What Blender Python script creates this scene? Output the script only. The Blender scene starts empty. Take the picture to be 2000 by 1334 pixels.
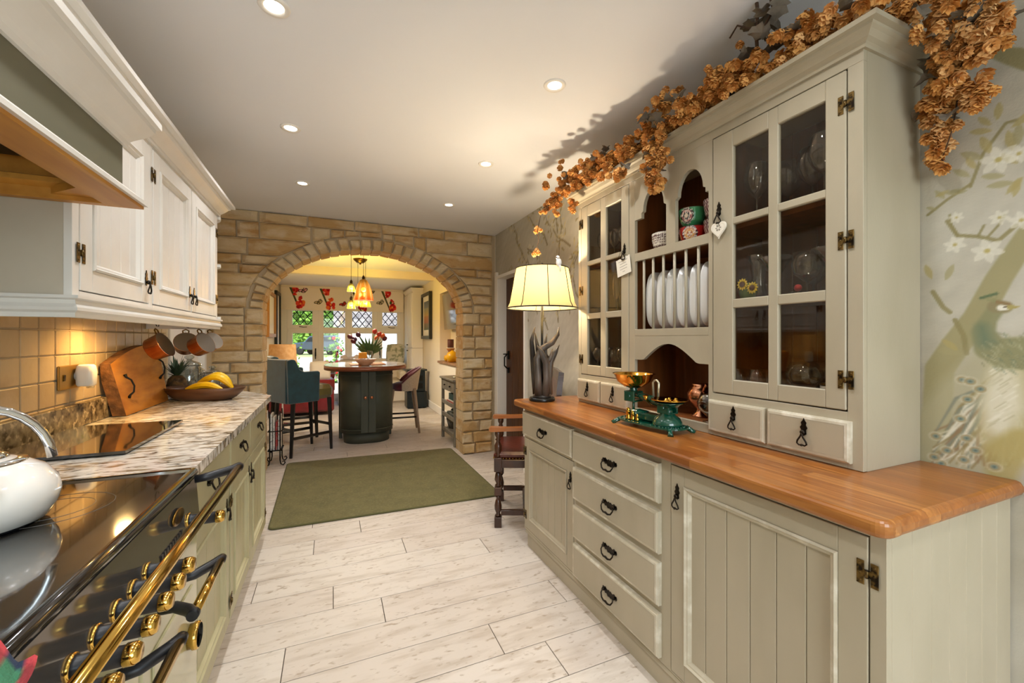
import bpy, math, random
import numpy as np
from mathutils import Vector, Matrix
R = random.Random(7)
sc = bpy.context.scene
COL = sc.collection
PI = math.pi
# ------------------------------------------------------------------ camera, world, daylight, exposure
FPX, VPX, HORY, EYE = 815.0, 650.0, 662.0, 1.27
YAW = math.atan((1000 - VPX) / FPX)
cam_d = bpy.data.cameras.new('camera'); cam_d.sensor_width = 36; cam_d.lens = FPX / 2000 * 36
cam_d.shift_y = (HORY - 667) / 2000; cam_d.clip_start = .02
cam = bpy.data.objects.new('camera', cam_d); COL.objects.link(cam)
cam.location = (0, 0, EYE); cam.rotation_euler = (PI / 2, 0, -YAW)
sc.camera = cam
w = bpy.data.worlds.new('world'); sc.world = w; w.use_nodes = True
nt = w.node_tree; bg = nt.nodes['Background']
sky = nt.nodes.new('ShaderNodeTexSky'); sky.sky_type = 'NISHITA'; sky.sun_disc = False
sky.sun_elevation = math.radians(48); sky.sun_rotation = math.radians(200); sky.dust_density = 3
nt.links.new(sky.outputs[0], bg.inputs[0]); bg.inputs[1].default_value = .5
sun_d = bpy.data.lights.new('sun_offscreen', 'SUN'); sun_d.energy = 3.6; sun_d.angle = .03; sun_d.color = (1, .95, .87)
sun = bpy.data.objects.new('sun_offscreen', sun_d); COL.objects.link(sun); sun.rotation_euler = (math.radians(42), 0, math.radians(-20))
def area(name, loc, rot, sx, sy, e, col):
    d = bpy.data.lights.new(name, 'AREA'); d.shape = 'RECTANGLE'; d.size = sx; d.size_y = sy; d.energy = e; d.color = col
    o = bpy.data.objects.new(name, d); COL.objects.link(o); o.location = loc; o.rotation_euler = rot
    return o
area('daylight_rear_window_offscreen', (.45, -2.13, 1.45), (PI / 2, 0, 0), 1.9, 1.5, 44, (.84, .94, 1))
sc.view_settings.view_transform = 'Standard'; sc.view_settings.look = 'None'
sc.view_settings.exposure = 0.3; sc.view_settings.gamma = 1.0; sc.view_settings.use_curve_mapping = False
cy = sc.cycles
cy.use_denoising = True; cy.max_bounces = 9; cy.diffuse_bounces = 5; cy.glossy_bounces = 4; cy.transmission_bounces = 6
cy.transparent_max_bounces = 24; cy.caustics_reflective = False; cy.caustics_refractive = False
cy.sample_clamp_indirect = 6; cy.blur_glossy = .5

# ------------------------------------------------------------------ measuring: a photo pixel on a known plane
def at(px, py, X=None, Y=None, Z=None):
    s, c = math.sin(YAW), math.cos(YAW); u = (px - 1000) / FPX; v = (HORY - py) / FPX
    d = (s + u * c, c - u * s, v)
    t = X / d[0] if X is not None else (Y / d[1] if Y is not None else (Z - EYE) / d[2])
    return Vector((d[0] * t, d[1] * t, EYE + d[2] * t))

# ------------------------------------------------------------------ materials
def H(h):
    h = h.lstrip('#'); o = []
    for i in (0, 2, 4):
        c = int(h[i:i + 2], 16) / 255; o.append(c / 12.92 if c <= .04045 else ((c + .055) / 1.055) ** 2.4)
    return tuple(o) + (1,)
MATS = {}
def M(name, col, rough=.5, metal=0, col2=None, sc_=8, st=(1, 1, 1), det=4, lo=.35, hi=.65, rnd=None, bump=0, bs=60, bst=None,
      trans=0, coat=0, emit=None, es=0, coord='Object', attr=None, ior=1.45, spec=.5, sheen=0, wave=None, alpha=1):
    if name in MATS: return MATS[name]
    m = bpy.data.materials.new(name); m.use_nodes = True; MATS[name] = m
    n = m.node_tree.nodes; l = m.node_tree.links; b = n['Principled BSDF']
    I = b.inputs
    I['Base Color'].default_value = H(col); I['Roughness'].default_value = rough; I['Metallic'].default_value = metal
    I['IOR'].default_value = ior; I['Specular IOR Level'].default_value = spec
    I['Transmission Weight'].default_value = trans; I['Coat Weight'].default_value = coat; I['Coat Roughness'].default_value = .08
    I['Sheen Weight'].default_value = sheen; I['Alpha'].default_value = alpha
    if emit: I['Emission Color'].default_value = H(emit); I['Emission Strength'].default_value = es
    tc = n.new('ShaderNodeTexCoord'); cur = None
    def noise(scale, st, detail):
        mp = n.new('ShaderNodeMapping'); mp.inputs['Scale'].default_value = st; l.new(tc.outputs[coord], mp.inputs[0])
        t = n.new('ShaderNodeTexNoise'); t.inputs['Scale'].default_value = scale; t.inputs['Detail'].default_value = detail
        if rnd or name.endswith('*'):
            oi = n.new('ShaderNodeObjectInfo'); ad = n.new('ShaderNodeVectorMath'); ad.operation = 'MULTIPLY_ADD'
            cb = n.new('ShaderNodeCombineXYZ')
            for k in range(3): l.new(oi.outputs['Random'], cb.inputs[k])
            l.new(cb.outputs[0], ad.inputs[0]); ad.inputs[1].default_value = (37, 53, 71); l.new(mp.outputs[0], ad.inputs[2])
            l.new(ad.outputs[0], t.inputs['Vector'])
        else: l.new(mp.outputs[0], t.inputs['Vector'])
        return t.outputs['Fac']
    def ramp(fac, cols, pos):
        r = n.new('ShaderNodeValToRGB'); e = r.color_ramp.elements
        while len(e) < len(cols): e.new(.5)
        for k, (c, p) in enumerate(zip(cols, pos)): e[k].position = p; e[k].color = c
        l.new(fac, r.inputs[0]); return r.outputs[0]
    def mix(fac, a, bb, mode='MIX'):
        x = n.new('ShaderNodeMix'); x.data_type = 'RGBA'; x.blend_type = mode
        for s, v in ((0, fac), (6, a), (7, bb)):
            if hasattr(v, 'is_linked'): l.new(v, x.inputs[s])
            else: x.inputs[s].default_value = v
        return x.outputs[2]
    if attr:
        a = n.new('ShaderNodeAttribute'); a.attribute_name = attr; cur = a.outputs['Color']
    if rnd:
        oi = n.new('ShaderNodeObjectInfo'); cols = [H(c) for c in [col] + list(rnd)]
        cur = ramp(oi.outputs['Random'], cols, [k / (len(cols) - 1) for k in range(len(cols))])
    if col2:
        f = noise(sc_, st, det); f = ramp(f, [(0, 0, 0, 1), (1, 1, 1, 1)], [lo, hi])
        cur = mix(f, cur if cur is not None else H(col), H(col2))
    if wave:                                                        # (colour, scale, stretch, low, high): second veining
        f = noise(wave[1], wave[2], 6); f = ramp(f, [(0, 0, 0, 1), (1, 1, 1, 1)], [wave[3], wave[4]])
        cur = mix(f, cur if cur is not None else H(col), H(wave[0]))
    if cur is not None: l.new(cur, I['Base Color'])
    if bump:
        f = noise(bs, bst or st, 5); bn = n.new('ShaderNodeBump'); bn.inputs['Strength'].default_value = bump; bn.inputs['Distance'].default_value = .01
        l.new(f, bn.inputs['Height']); l.new(bn.outputs[0], I['Normal'])
    return m
def thin_glass(name, tint, refl=.09, rough=.0, pw=3, k=.8):
    m = bpy.data.materials.new(name); m.use_nodes = True; MATS[name] = m
    n = m.node_tree.nodes; l = m.node_tree.links; n.remove(n['Principled BSDF'])
    tr = n.new('ShaderNodeBsdfTransparent'); tr.inputs[0].default_value = H(tint)
    gl = n.new('ShaderNodeBsdfGlossy'); gl.inputs['Roughness'].default_value = rough
    lw = n.new('ShaderNodeLayerWeight'); lw.inputs[0].default_value = .5
    mr = n.new('ShaderNodeMath'); mr.operation = 'POWER'; l.new(lw.outputs['Facing'], mr.inputs[0]); mr.inputs[1].default_value = pw
    ma = n.new('ShaderNodeMath'); ma.operation = 'MULTIPLY_ADD'; l.new(mr.outputs[0], ma.inputs[0]); ma.inputs[1].default_value = k; ma.inputs[2].default_value = refl
    mx = n.new('ShaderNodeMixShader'); l.new(ma.outputs[0], mx.inputs[0]); l.new(tr.outputs[0], mx.inputs[1]); l.new(gl.outputs[0], mx.inputs[2])
    l.new(mx.outputs[0], n['Material Output'].inputs[0])
    return m

# ------------------------------------------------------------------ mesh builder and scene helpers
class MB:
    def __init__(s, F=None): s.v = []; s.f = []; s.sm = []; s.F = F
    def add(s, vs, fs, sm=False):
        n = len(s.v); F = s.F
        s.v += [tuple(F @ Vector(p)) for p in vs] if F is not None else [tuple(p) for p in vs]
        s.f += [tuple(i + n for i in f) for f in fs]; s.sm += [sm] * len(fs); return s
    def box(s, x0, x1, y0, y1, z0, z1, c=0):
        if c <= 0:
            v = [(x, y, z) for z in (z0, z1) for y in (y0, y1) for x in (x0, x1)]
            return s.add(v, [(0, 2, 3, 1), (4, 5, 7, 6), (0, 1, 5, 4), (2, 6, 7, 3), (0, 4, 6, 2), (1, 3, 7, 5)])
        c = min(c, (x1 - x0) / 2.01, (y1 - y0) / 2.01, (z1 - z0) / 2.01)
        v = []; X = ((x0, x0 + c), (x1, x1 - c)); Yy = ((y0, y0 + c), (y1, y1 - c)); Z = ((z0, z0 + c), (z1, z1 - c))
        for k in range(2):
            for j in range(2):
                for i in range(2):
                    v += [(X[i][0], Yy[j][1], Z[k][1]), (X[i][1], Yy[j][0], Z[k][1]), (X[i][1], Yy[j][1], Z[k][0])]
        def q(i, j, k, a): return (i + 2 * j + 4 * k) * 3 + a
        f = []
        for i in range(2):
            a = [q(i, 0, 0, 0), q(i, 1, 0, 0), q(i, 1, 1, 0), q(i, 0, 1, 0)]; f.append(a if i else a[::-1])
            a = [q(0, i, 0, 1), q(0, i, 1, 1), q(1, i, 1, 1), q(1, i, 0, 1)]; f.append(a if i else a[::-1])
            a = [q(0, 0, i, 2), q(1, 0, i, 2), q(1, 1, i, 2), q(0, 1, i, 2)]; f.append(a if i else a[::-1])
        for j in range(2):
            for k in range(2):
                f.append([q(0, j, k, 1), q(1, j, k, 1), q(1, j, k, 2), q(0, j, k, 2)][::1 if j ^ k else -1][::-1])
        for i in range(2):
            for k in range(2): f.append([q(i, 0, k, 0), q(i, 1, k, 0), q(i, 1, k, 2), q(i, 0, k, 2)][::1 if i ^ k else -1])
            for j in range(2): f.append([q(i, j, 0, 0), q(i, j, 1, 0), q(i, j, 1, 1), q(i, j, 0, 1)][::1 if i ^ j else -1][::-1])
        for i in range(2):
            for j in range(2):
                for k in range(2):
                    a = [q(i, j, k, 0), q(i, j, k, 1), q(i, j, k, 2)]; f.append(a if (i + j + k) % 2 else a[::-1])
        return s.add(v, f)
    def tube(s, pts, r, n=8, closed=False, sm=True, flat=1.0, up=None):
        P = [Vector(p) for p in pts]; m = len(P); rr = r if isinstance(r, (list, tuple)) else [r] * m
        vs = []; prev = Vector(up) if up else None
        for i in range(m):
            t = (P[(i + 1) % m] - P[i - 1]) if closed or 0 < i < m - 1 else (P[1] - P[0] if i == 0 else P[-1] - P[-2])
            t = t.normalized() if t.length > 1e-9 else Vector((0, 0, 1))
            if prev is None: prev = Vector((0, 0, 1)) if abs(t.z) < .9 else Vector((1, 0, 0))
            a = prev - t * prev.dot(t); a = a.normalized() if a.length > 1e-6 else t.orthogonal().normalized(); b = t.cross(a); prev = a
            for k in range(n):
                g = 2 * PI * k / n; vs.append(P[i] + a * (math.cos(g) * rr[i]) + b * (math.sin(g) * rr[i] * flat))
        fs = []
        for i in range(m if closed else m - 1):
            for k in range(n):
                j = (i + 1) % m; fs.append((i * n + k, i * n + (k + 1) % n, j * n + (k + 1) % n, j * n + k))
        s.add(vs, fs, sm)
        if not closed:
            b0 = len(s.v) - m * n
            s.f += [tuple(b0 + k for k in range(n))[::-1], tuple(b0 + (m - 1) * n + k for k in range(n))]; s.sm += [False, False]
        return s
    def lathe(s, prof, o=(0, 0, 0), n=24, ax='z', sx=1, sy=1, sm=True, wob=None):
        vs = []; m = len(prof); o = Vector(o)
        for i, (r, z) in enumerate(prof):
            for k in range(n):
                g = 2 * PI * k / n; q = r * (wob(g, i) if wob else 1); p = (q * math.cos(g) * sx, q * math.sin(g) * sy, z)
                if ax == 'x': p = (p[2], p[0], p[1])
                elif ax == 'y': p = (p[1], p[2], p[0])
                vs.append(o + Vector(p))
        fs = [(i * n + k, i * n + (k + 1) % n, (i + 1) * n + (k + 1) % n, (i + 1) * n + k) for i in range(m - 1) for k in range(n)]
        s.add(vs, fs, sm); b0 = len(s.v) - m * n
        if prof[0][0] > 1e-6: s.f.append(tuple(b0 + k for k in range(n))[::-1]); s.sm.append(False)
        if prof[-1][0] > 1e-6: s.f.append(tuple(b0 + (m - 1) * n + k for k in range(n))); s.sm.append(False)
        return s
    def prism(s, poly, h0, h1, pl='xy', sm=False):
        n = len(poly)
        def P(a, b, h): return (a, b, h) if pl == 'xy' else ((h, a, b) if pl == 'yz' else (a, h, b))
        vs = [P(a, b, h0) for a, b in poly] + [P(a, b, h1) for a, b in poly]
        ar = sum(poly[i][0] * poly[(i + 1) % n][1] - poly[(i + 1) % n][0] * poly[i][1] for i in range(n))
        if pl == 'xz': ar = -ar
        if h1 < h0: ar = -ar
        fs = [tuple(range(n))[::-1], tuple(range(n, 2 * n))]; side = [(i, (i + 1) % n, n + (i + 1) % n, n + i) for i in range(n)]
        if ar < 0: fs = [f[::-1] for f in fs]; side = [f[::-1] for f in side]
        s.add(vs, fs); s.add([], []); b0 = len(s.v) - 2 * n
        s.f += [tuple(i + b0 for i in f) for f in side]; s.sm += [sm] * n
        return s
    def sweep(s, prof, path, closed=False, nrm=(0, 0, 1)):
        """profile points (out, up) mitred along a flat path; out is to the right of travel, up along nrm"""
        P = [Vector(p) for p in path]; m = len(P); N = Vector(nrm); k = len(prof); vs = []
        for i in range(m):
            d0 = (P[i] - P[i - 1]).normalized() if closed or i > 0 else None
            d1 = (P[(i + 1) % m] - P[i]).normalized() if closed or i < m - 1 else None
            d0 = d0 or d1; d1 = d1 or d0
            r0 = d0.cross(N); r1 = d1.cross(N); b = (r0 + r1); b = b / max(.2, b.dot(r0)) if b.length > 1e-6 else r0
            for a, u in prof: vs.append(P[i] + b * a + N * u)
        fs = [(i * k + j, i * k + j + 1, ((i + 1) % m) * k + j + 1, ((i + 1) % m) * k + j) for i in range(m if closed else m - 1) for j in range(k - 1)]
        if not closed:
            fs += [tuple(range(k)), tuple((m - 1) * k + j for j in range(k))[::-1]]
        return s.add(vs, fs)
    def sph(s, c, r, nu=12, nv=8, sm=True):
        r = r if isinstance(r, (list, tuple)) else (r, r, r); c = Vector(c); vs = [c + Vector((0, 0, -r[2]))]
        for j in range(1, nv):
            t = -PI / 2 + PI * j / nv
            for k in range(nu): g = 2 * PI * k / nu; vs.append(c + Vector((r[0] * math.cos(t) * math.cos(g), r[1] * math.cos(t) * math.sin(g), r[2] * math.sin(t))))
        vs.append(c + Vector((0, 0, r[2]))); top = len(vs) - 1
        fs = [(0, 1 + (k + 1) % nu, 1 + k) for k in range(nu)]
        for j in range(nv - 2):
            a = 1 + j * nu; fs += [(a + k, a + (k + 1) % nu, a + nu + (k + 1) % nu, a + nu + k) for k in range(nu)]
        a = 1 + (nv - 2) * nu; fs += [(a + k, a + (k + 1) % nu, top) for k in range(nu)]
        return s.add(vs, fs, sm)
    def mesh(s, name, mat):
        me = bpy.data.meshes.new(name); me.from_pydata(s.v, [], s.f)
        me.polygons.foreach_set('use_smooth', s.sm); me.update()
        if mat is not None: me.materials.append(MATS[mat] if isinstance(mat, str) else mat)
        return me
    def build(s, name, mat, parent=None, **k): return obj(name, s.mesh(name, mat), parent, **k)
def W(o):
    m = o.matrix_basis.copy()
    return m if o.parent is None else W(o.parent) @ o.matrix_parent_inverse @ m
def obj(name, me, parent=None, F=None, label=None, cat=None, group=None, kind=None):
    o = bpy.data.objects.new(name, me); COL.objects.link(o)
    if F is not None: o.matrix_basis = F
    if parent is not None: o.parent = parent; o.matrix_parent_inverse = W(parent).inverted()
    if label: o['label'] = label
    if cat: o['category'] = cat
    if group: o['group'] = group
    if kind: o['kind'] = kind
    return o
def thing(name, label, cat, loc=(0, 0, 0), rz=0, group=None):
    o = bpy.data.objects.new(name, None); COL.objects.link(o); o.location = loc; o.rotation_euler = (0, 0, rz)
    o.empty_display_size = .05; o['label'] = label; o['category'] = cat
    if group: o['group'] = group
    return o
def copy_tree(o, parent=None, label=None):
    c = o.copy(); COL.objects.link(c)
    if parent is not None: c.parent = parent; c.matrix_parent_inverse = o.matrix_parent_inverse.copy()
    if label: c['label'] = label
    for ch in list(o.children):
        if ch.name in bpy.data.objects: copy_tree(ch, c)
    return c
def plant(o, loc, rz=None):                                        # put a thing built at the origin where it stands
    o.location = loc
    if rz is not None: o.rotation_euler = (0, 0, rz)
    return o
def FX(x, y, z): return Matrix(((0, 0, 1, x), (1, 0, 0, y), (0, 1, 0, z), (0, 0, 0, 1)))      # faces +X: u=+Y v=+Z w=+X
def FN(x, y, z): return Matrix(((0, 0, -1, x), (-1, 0, 0, y), (0, 1, 0, z), (0, 0, 0, 1)))    # faces -X: u=-Y
def FF(x, y, z): return Matrix(((1, 0, 0, x), (0, 0, -1, y), (0, 1, 0, z), (0, 0, 0, 1)))     # faces -Y: u=+X
def T(x, y, z): return Matrix.Translation((x, y, z))
def arc(cx, cy, r, a0, a1, n, ry=None): return [(cx + r * math.cos(math.radians(a0 + (a1 - a0) * k / n)), cy + (ry or r) * math.sin(math.radians(a0 + (a1 - a0) * k / n))) for k in range(n + 1)]
def bez(p0, p1, p2, p3, n=12):
    p0, p1, p2, p3 = map(Vector, (p0, p1, p2, p3)); o = []
    for i in range(n + 1): t = i / n; o.append(p0 * (1 - t) ** 3 + p1 * 3 * t * (1 - t) ** 2 + p2 * 3 * t * t * (1 - t) + p3 * t ** 3)
    return o
def struct(name, mb, mat, parent=None): return mb.build(name, mat, parent, kind='structure' if parent is None else None)
def paint(me, fn, name='Col'):
    """flat print: colour attribute from a function of the vertex coordinates (numpy n x 3 -> n x 3 sRGB 0..1)"""
    co = np.empty(len(me.vertices) * 3); me.vertices.foreach_get('co', co); co = co.reshape(-1, 3)
    c = np.clip(fn(co), 0, 1); c = np.where(c <= .04045, c / 12.92, ((c + .055) / 1.055) ** 2.4)
    a = me.color_attributes.new(name, 'FLOAT_COLOR', 'POINT'); a.data.foreach_set('color', np.c_[c, np.ones(len(c))].astype(np.float32).ravel())
def rgb(h): h = h.lstrip('#'); return np.array([int(h[i:i + 2], 16) / 255 for i in (0, 2, 4)])
def segd(P, pts, rad):
    """signed distance (minus radius) from points to a polyline with varying radius"""
    d = np.full(len(P), 9.)
    for i in range(len(pts) - 1):
        a = np.array(pts[i], float); b = np.array(pts[i + 1], float); v = b - a
        t = np.clip(((P - a) @ v) / max(v @ v, 1e-12), 0, 1); r = rad[i] + (rad[i + 1] - rad[i]) * t
        d = np.minimum(d, np.linalg.norm(P - (a + t[:, None] * v), axis=1) - r)
    return d
def grid(nx, ny, f):
    me = MB(); vs = [f(i / nx, j / ny) for j in range(ny + 1) for i in range(nx + 1)]
    fs = [(j * (nx + 1) + i, j * (nx + 1) + i + 1, (j + 1) * (nx + 1) + i + 1, (j + 1) * (nx + 1) + i) for j in range(ny) for i in range(nx)]
    me.add(vs, fs); return me
# ------------------------------------------------------------------ materials of the place
M('ceiling_paint', 'f1f2f5', .9); M('cream_wall', 'eadfc9', .85); M('soft_white', 'f0ece4', .6)
M('white_paint', 'e6e2da', .45, col2='dcd6cb', sc_=5, lo=.45, hi=.8)
M('dresser_paint', 'aea48e', .42, col2='a59b84', sc_=6, st=(1, 1, .4), lo=.4, hi=.75, bump=.03, bs=140)
M('worn_edge', 'bcb39d', .5, col2='d6cfbd', sc_=20, lo=.5, hi=.7); M('range_green', 'b3ad86', .12, coat=.6)
M('left_cab', 'aca582', .4, col2='a29b78', sc_=6, lo=.4, hi=.75)
M('mortar', 'c0ad8e', .95, bump=.3, bs=90)
M('stone', 'c4a16b', .9, rnd=['ba9560', 'd1bb94', 'bd9963', 'ccb288', 'b38b54', 'd0b483'], col2='d6c3a2', sc_=5, st=(1, 2.2, 2.2), lo=.42, hi=.72, wave=('a57a45', 9, (1, 1, 2), .58, .85), bump=.8, bs=22, bst=(1, 2, 2))
M('plank', 'c8bcb0', .5, rnd=['c4b8aa', 'cdc3b6', 'c7bbae', 'c1b5a6'], col2='ab9c8b', sc_=5, st=(1, 5, 1), det=10, lo=.48, hi=.8, wave=('9e8e7b', 24, (1, 2.2, 1), .59, .72), bump=.04, bs=50, bst=(1, 6, 1))
M('joint', '4a4036', .9)
M('tile', 'c3aa82', .28, rnd=['b29b77', 'cdb48c', 'aa926d', 'c6ad85'], col2='a88a60', sc_=9, lo=.5, hi=.85, bump=.16, bs=28)
M('grout', 'd6c6a6', .9)
M('paper', 'c0b89e', .8, attr='Col', bump=.1, bs=160)
M('door_oak', '5a3519', .5, col2='3d210d', sc_=5, st=(6, 6, .7), lo=.3, hi=.7, bump=.1, bs=30)
M('iron', '15130f', .45, metal=.6, bump=.05, bs=80)
M('chrome', 'd8d8d8', .08, metal=1); M('brass', 'dcb45c', .12, metal=1); M('aged_brass', '8c6a2e', .32, metal=1, col2='4a3515', sc_=60)
M('strip_dark', '2b2622', .5)
thin_glass('pane_glass', 'f0ece6', .035, pw=4); thin_glass('window_glass', 'f4f8fa', .03); thin_glass('glassware', 'e6ebeb', .15, pw=1.7, k=.9)
M('lamp_white', 'ffffff', .4, emit='fff3df', es=9)
# ------------------------------------------------------------------ floor: planks
fl = struct('floor', MB().box(-1.3, 1.85, -2.0, 9.5, -.12, -.004), 'joint')
joints = {1: .637, 2: -.178, 3: .218, 4: .002, 5: .859, 6: .403, 7: -.106, 8: .171}
LEFT, RIGHT = -1.0, 1.72
y = 1.364 - .1935 * 17; k = -17
while y < 9.42:
    j = joints.get(k, (k * .437) % 1.22 - .4); x = j - 1.22 * 3
    while x < RIGHT:
        a, b = max(x, LEFT), min(x + 1.22, RIGHT)
        if b - a > .03: MB().box(a + .0016, b - .0016, y + .0016, y + .1919, -.02, 0, .001).build('plank', 'plank', fl)
        x += 1.22
    y += .1935; k += 1
# ------------------------------------------------------------------ ceiling, beam of the far room
struct('ceiling', MB().box(-1.3, 1.95, -2.0, 7.38, 2.44, 2.55), 'ceiling_paint')
struct('trim_3', MB().box(-1.3, 1.95, 7.38, 7.5, 2.31, 2.55, .008), 'cream_wall')
struct('ceiling_bay', MB().box(-1.3, 1.95, 7.5, 9.5, 2.33, 2.54), 'ceiling_paint')
# ------------------------------------------------------------------ stone wall with its arch
AX0, AX1, SPR, RISE = -.585, 1.305, 1.55, .605
ACX, AHW = (AX0 + AX1) / 2, (AX1 - AX0) / 2
YF, YB = 4.41, 4.69
def ell(t, e=0): return (ACX + (AHW + e) * math.cos(t), SPR + (RISE + e) * math.sin(t))
hole = [(AX1 + .012, 0)] + [ell(PI * k / 32, .012) for k in range(33)] + [(AX0 - .012, 0)]
wall = [(-1.3, 0), (-1.3, 2.44), (1.95, 2.44), (1.95, 0)]
ws = struct('wall_stone', MB().prism(hole + wall, YF + .03, YB - .02, 'xz'), 'mortar')
def stone(q, y0, y1, full=False):
    """rock-faced block: q = four corners (x, z) counter-clockwise from lower left, front at y0"""
    c = MB(); g = .006; cx = sum(p[0] for p in q) / 4; cz = sum(p[1] for p in q) / 4
    def inset(p, d):
        dx, dz = cx - p[0], cz - p[1]; L = math.hypot(dx, dz) + 1e-6; return (p[0] + dx / L * d, p[1] + dz / L * d)
    q = [inset(p, g * 1.3) for p in q]
    q = [(a + R.uniform(-.004, .004), b + R.uniform(-.004, .004)) for a, b in q]
    nx, nz = 4, 3; pr = R.uniform(0, .014); vs = []
    def bl(s_, t): return tuple(q[0][m] * (1 - s_) * (1 - t) + q[1][m] * s_ * (1 - t) + q[2][m] * s_ * t + q[3][m] * (1 - s_) * t for m in (0, 1))
    def layer(front, sgn):
        for j in range(nz + 1):
            for i in range(nx + 1):
                s_, t = i / nx, j / nz; e = i in (0, nx) or j in (0, nz)
                if i not in (0, nx): s_ = min(max(s_ + (-.5 + s_) * .45, .06), .94)
                if j not in (0, nz): t = .14 if j == 1 else .86
                x, z = bl(s_, t); d = front + sgn * (.012 if e else -pr - R.uniform(-.004, .006)); vs.append((x, d, z))
    layer(y0, 1); fs = [(j * 5 + i, j * 5 + i + 1, (j + 1) * 5 + i + 1, (j + 1) * 5 + i) for j in range(3) for i in range(4)]
    ring = [0, 1, 2, 3, 4, 9, 14, 19, 18, 17, 16, 15, 10, 5]; n0 = len(vs)
    for r in ring: vs.append((vs[r][0], y1, vs[r][2]))
    for a in range(14): b = (a + 1) % 14; fs.append((ring[b], ring[a], n0 + a, n0 + b))
    if full: fs.append(tuple(n0 + a for a in range(14)))
    c.add(vs, fs); return c.build('stone', 'stone', ws)
N = 30
tt = [PI * k / N for k in range(N + 1)]
for k in range(N):
    e = R.uniform(.115, .15)
    a, b = tt[k], tt[k + 1]
    stone([ell(b), ell(a), ell(a, e), ell(b, e)][::1] if False else [ell(b), ell(a), ell(a, e), ell(b, e)], YF - .004, YB + .01, True)
def rows():
    z = 0; o = []
    while z < 2.43:
        h = R.choice([.075, .09, .1, .115, .13]); h = min(h, 2.438 - z)
        if 2.438 - z - h < .06: h = 2.438 - z
        o.append((z, z + h)); z += h
    return o
def edge(z, e=.135):
    z = max(z, SPR)
    s_ = (z - SPR) / (RISE + e)
    return (AHW + e) * math.sqrt(max(0, 1 - s_ * s_)) if s_ < 1 else 0
for side in (-1, 1):
    z = 0
    while z < SPR - .01:                                              # quoins up the jambs, through the wall's depth
        h = min(R.uniform(.085, .15), SPR - z); h = SPR - z if SPR - z - h < .05 else h
        wd = R.choice([.12, .15, .2, .26])
        if side < 0: q = [(AX0 - wd, z), (AX0, z), (AX0, z + h), (AX0 - wd, z + h)]; lo, hi = LEFT, AX0 - wd
        else: q = [(AX1, z), (AX1 + wd, z), (AX1 + wd, z + h), (AX1, z + h)]; lo, hi = AX1 + wd, 1.66
        stone(q, YF - .004, YB + .01, True)
        x = lo
        while hi - x > .01:
            L = R.uniform(.14, .34); L = hi - x if hi - x - L < .09 else L
            if h > .12 and L > .16 and R.random() < .4:
                m = z + h * R.uniform(.4, .6); stone([(x, z), (x + L, z), (x + L, m), (x, m)], YF, YF + .05); stone([(x, m), (x + L, m), (x + L, z + h), (x, z + h)], YF, YF + .05)
            else: stone([(x, z), (x + L, z), (x + L, z + h), (x, z + h)], YF, YF + .05)
            x += L
        z += h
def course(z0, z1, a0, a1, b0, b1):
    """one course of stones between a left edge (a0 at z0, a1 at z1) and a right edge (b0, b1)"""
    lo, hi = max(a0, a1), min(b0, b1); cuts = [None]; x = lo
    while True:
        L = R.uniform(.16, .46)
        if hi - (x + L) < .1: break
        x += L; cuts.append(x)
    cuts.append(None)
    for i in range(len(cuts) - 1):
        p, r_ = cuts[i], cuts[i + 1]
        stone([(a0 if p is None else p, z0), (b0 if r_ is None else r_, z0), (b1 if r_ is None else r_, z1), (a1 if p is None else p, z1)], YF, YF + .05)
def ellz(x): return SPR + (RISE + .135) * math.sqrt(max(0, 1 - ((x - ACX) / (AHW + .135)) ** 2))
z = SPR; LX, RX = LEFT, 1.66
while True:
    h = R.choice([.085, .095, .11, .12]); e0, e1 = edge(z), edge(z + h)
    if e1 < .66: break
    course(z, z + h, LX, LX, ACX - e0, ACX - e1); course(z, z + h, ACX + e0, ACX + e1, RX, RX); z += h
ztop = SPR + RISE + .135 + .05; zm = (z + ztop) / 2 if ztop - z > .15 else ztop; em = edge(zm)
course(z, zm, LX, LX, ACX - e0, ACX - em); course(z, zm, ACX + e0, ACX + em, RX, RX)
if zm < ztop: course(zm, ztop, LX, LX, ACX - em, ACX - em); course(zm, ztop, ACX + em, ACX + em, RX, RX)
n_ = 7; xs = [ACX - em + 2 * em * k / n_ + (R.uniform(-.03, .03) if 0 < k < n_ else 0) for k in range(n_ + 1)]
for k in range(n_): stone([(xs[k], ellz(xs[k]) + .002), (xs[k + 1], ellz(xs[k + 1]) + .002), (xs[k + 1], ztop), (xs[k], ztop)], YF, YF + .05)
course(ztop, 2.438, LX, LX, RX, RX)
# ------------------------------------------------------------------ left wall: tiles, white door beyond
WL = -.98
wl = struct('wall_left', MB().box(-1.3, WL, -2.0, 3.36, 0, 2.44).box(-1.3, WL, 3.36, YF + .04, 2.05, 2.44).box(-1.3, WL, 4.2, YF + .04, 0, 2.05), 'grout')
tm = MB().box(0, .009, -.0465, .0465, -.0465, .0465, .003).mesh('tile', 'tile')
for i in range(25):
    for j in range(5):
        obj('tile', tm, wl, F=T(WL - .001, .93 + i * .0975, .963 + j * .0975) @ Matrix.Rotation(R.choice([0, PI]) , 4, 'X'))
d1 = struct('door_1', MB().box(WL - .07, WL - .03, 3.42, 4.14, 0, 2.0), 'soft_white')
MB().box(WL - .1, WL + .014, 3.36, 3.42, 0, 2.05, .004).box(WL - .1, WL + .014, 4.14, 4.2, 0, 2.05, .004).box(WL - .1, WL + .014, 3.42, 4.14, 2.0, 2.05, .004).build('door_frame', 'soft_white', d1)
for a, b in ((3.5, 3.76), (3.82, 4.06)):
    for c, d in ((.15, .85), (1.0, 1.88)): MB().box(WL - .035, WL - .024, a, b, c, d, .004).build('panel', 'soft_white', d1)
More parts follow.
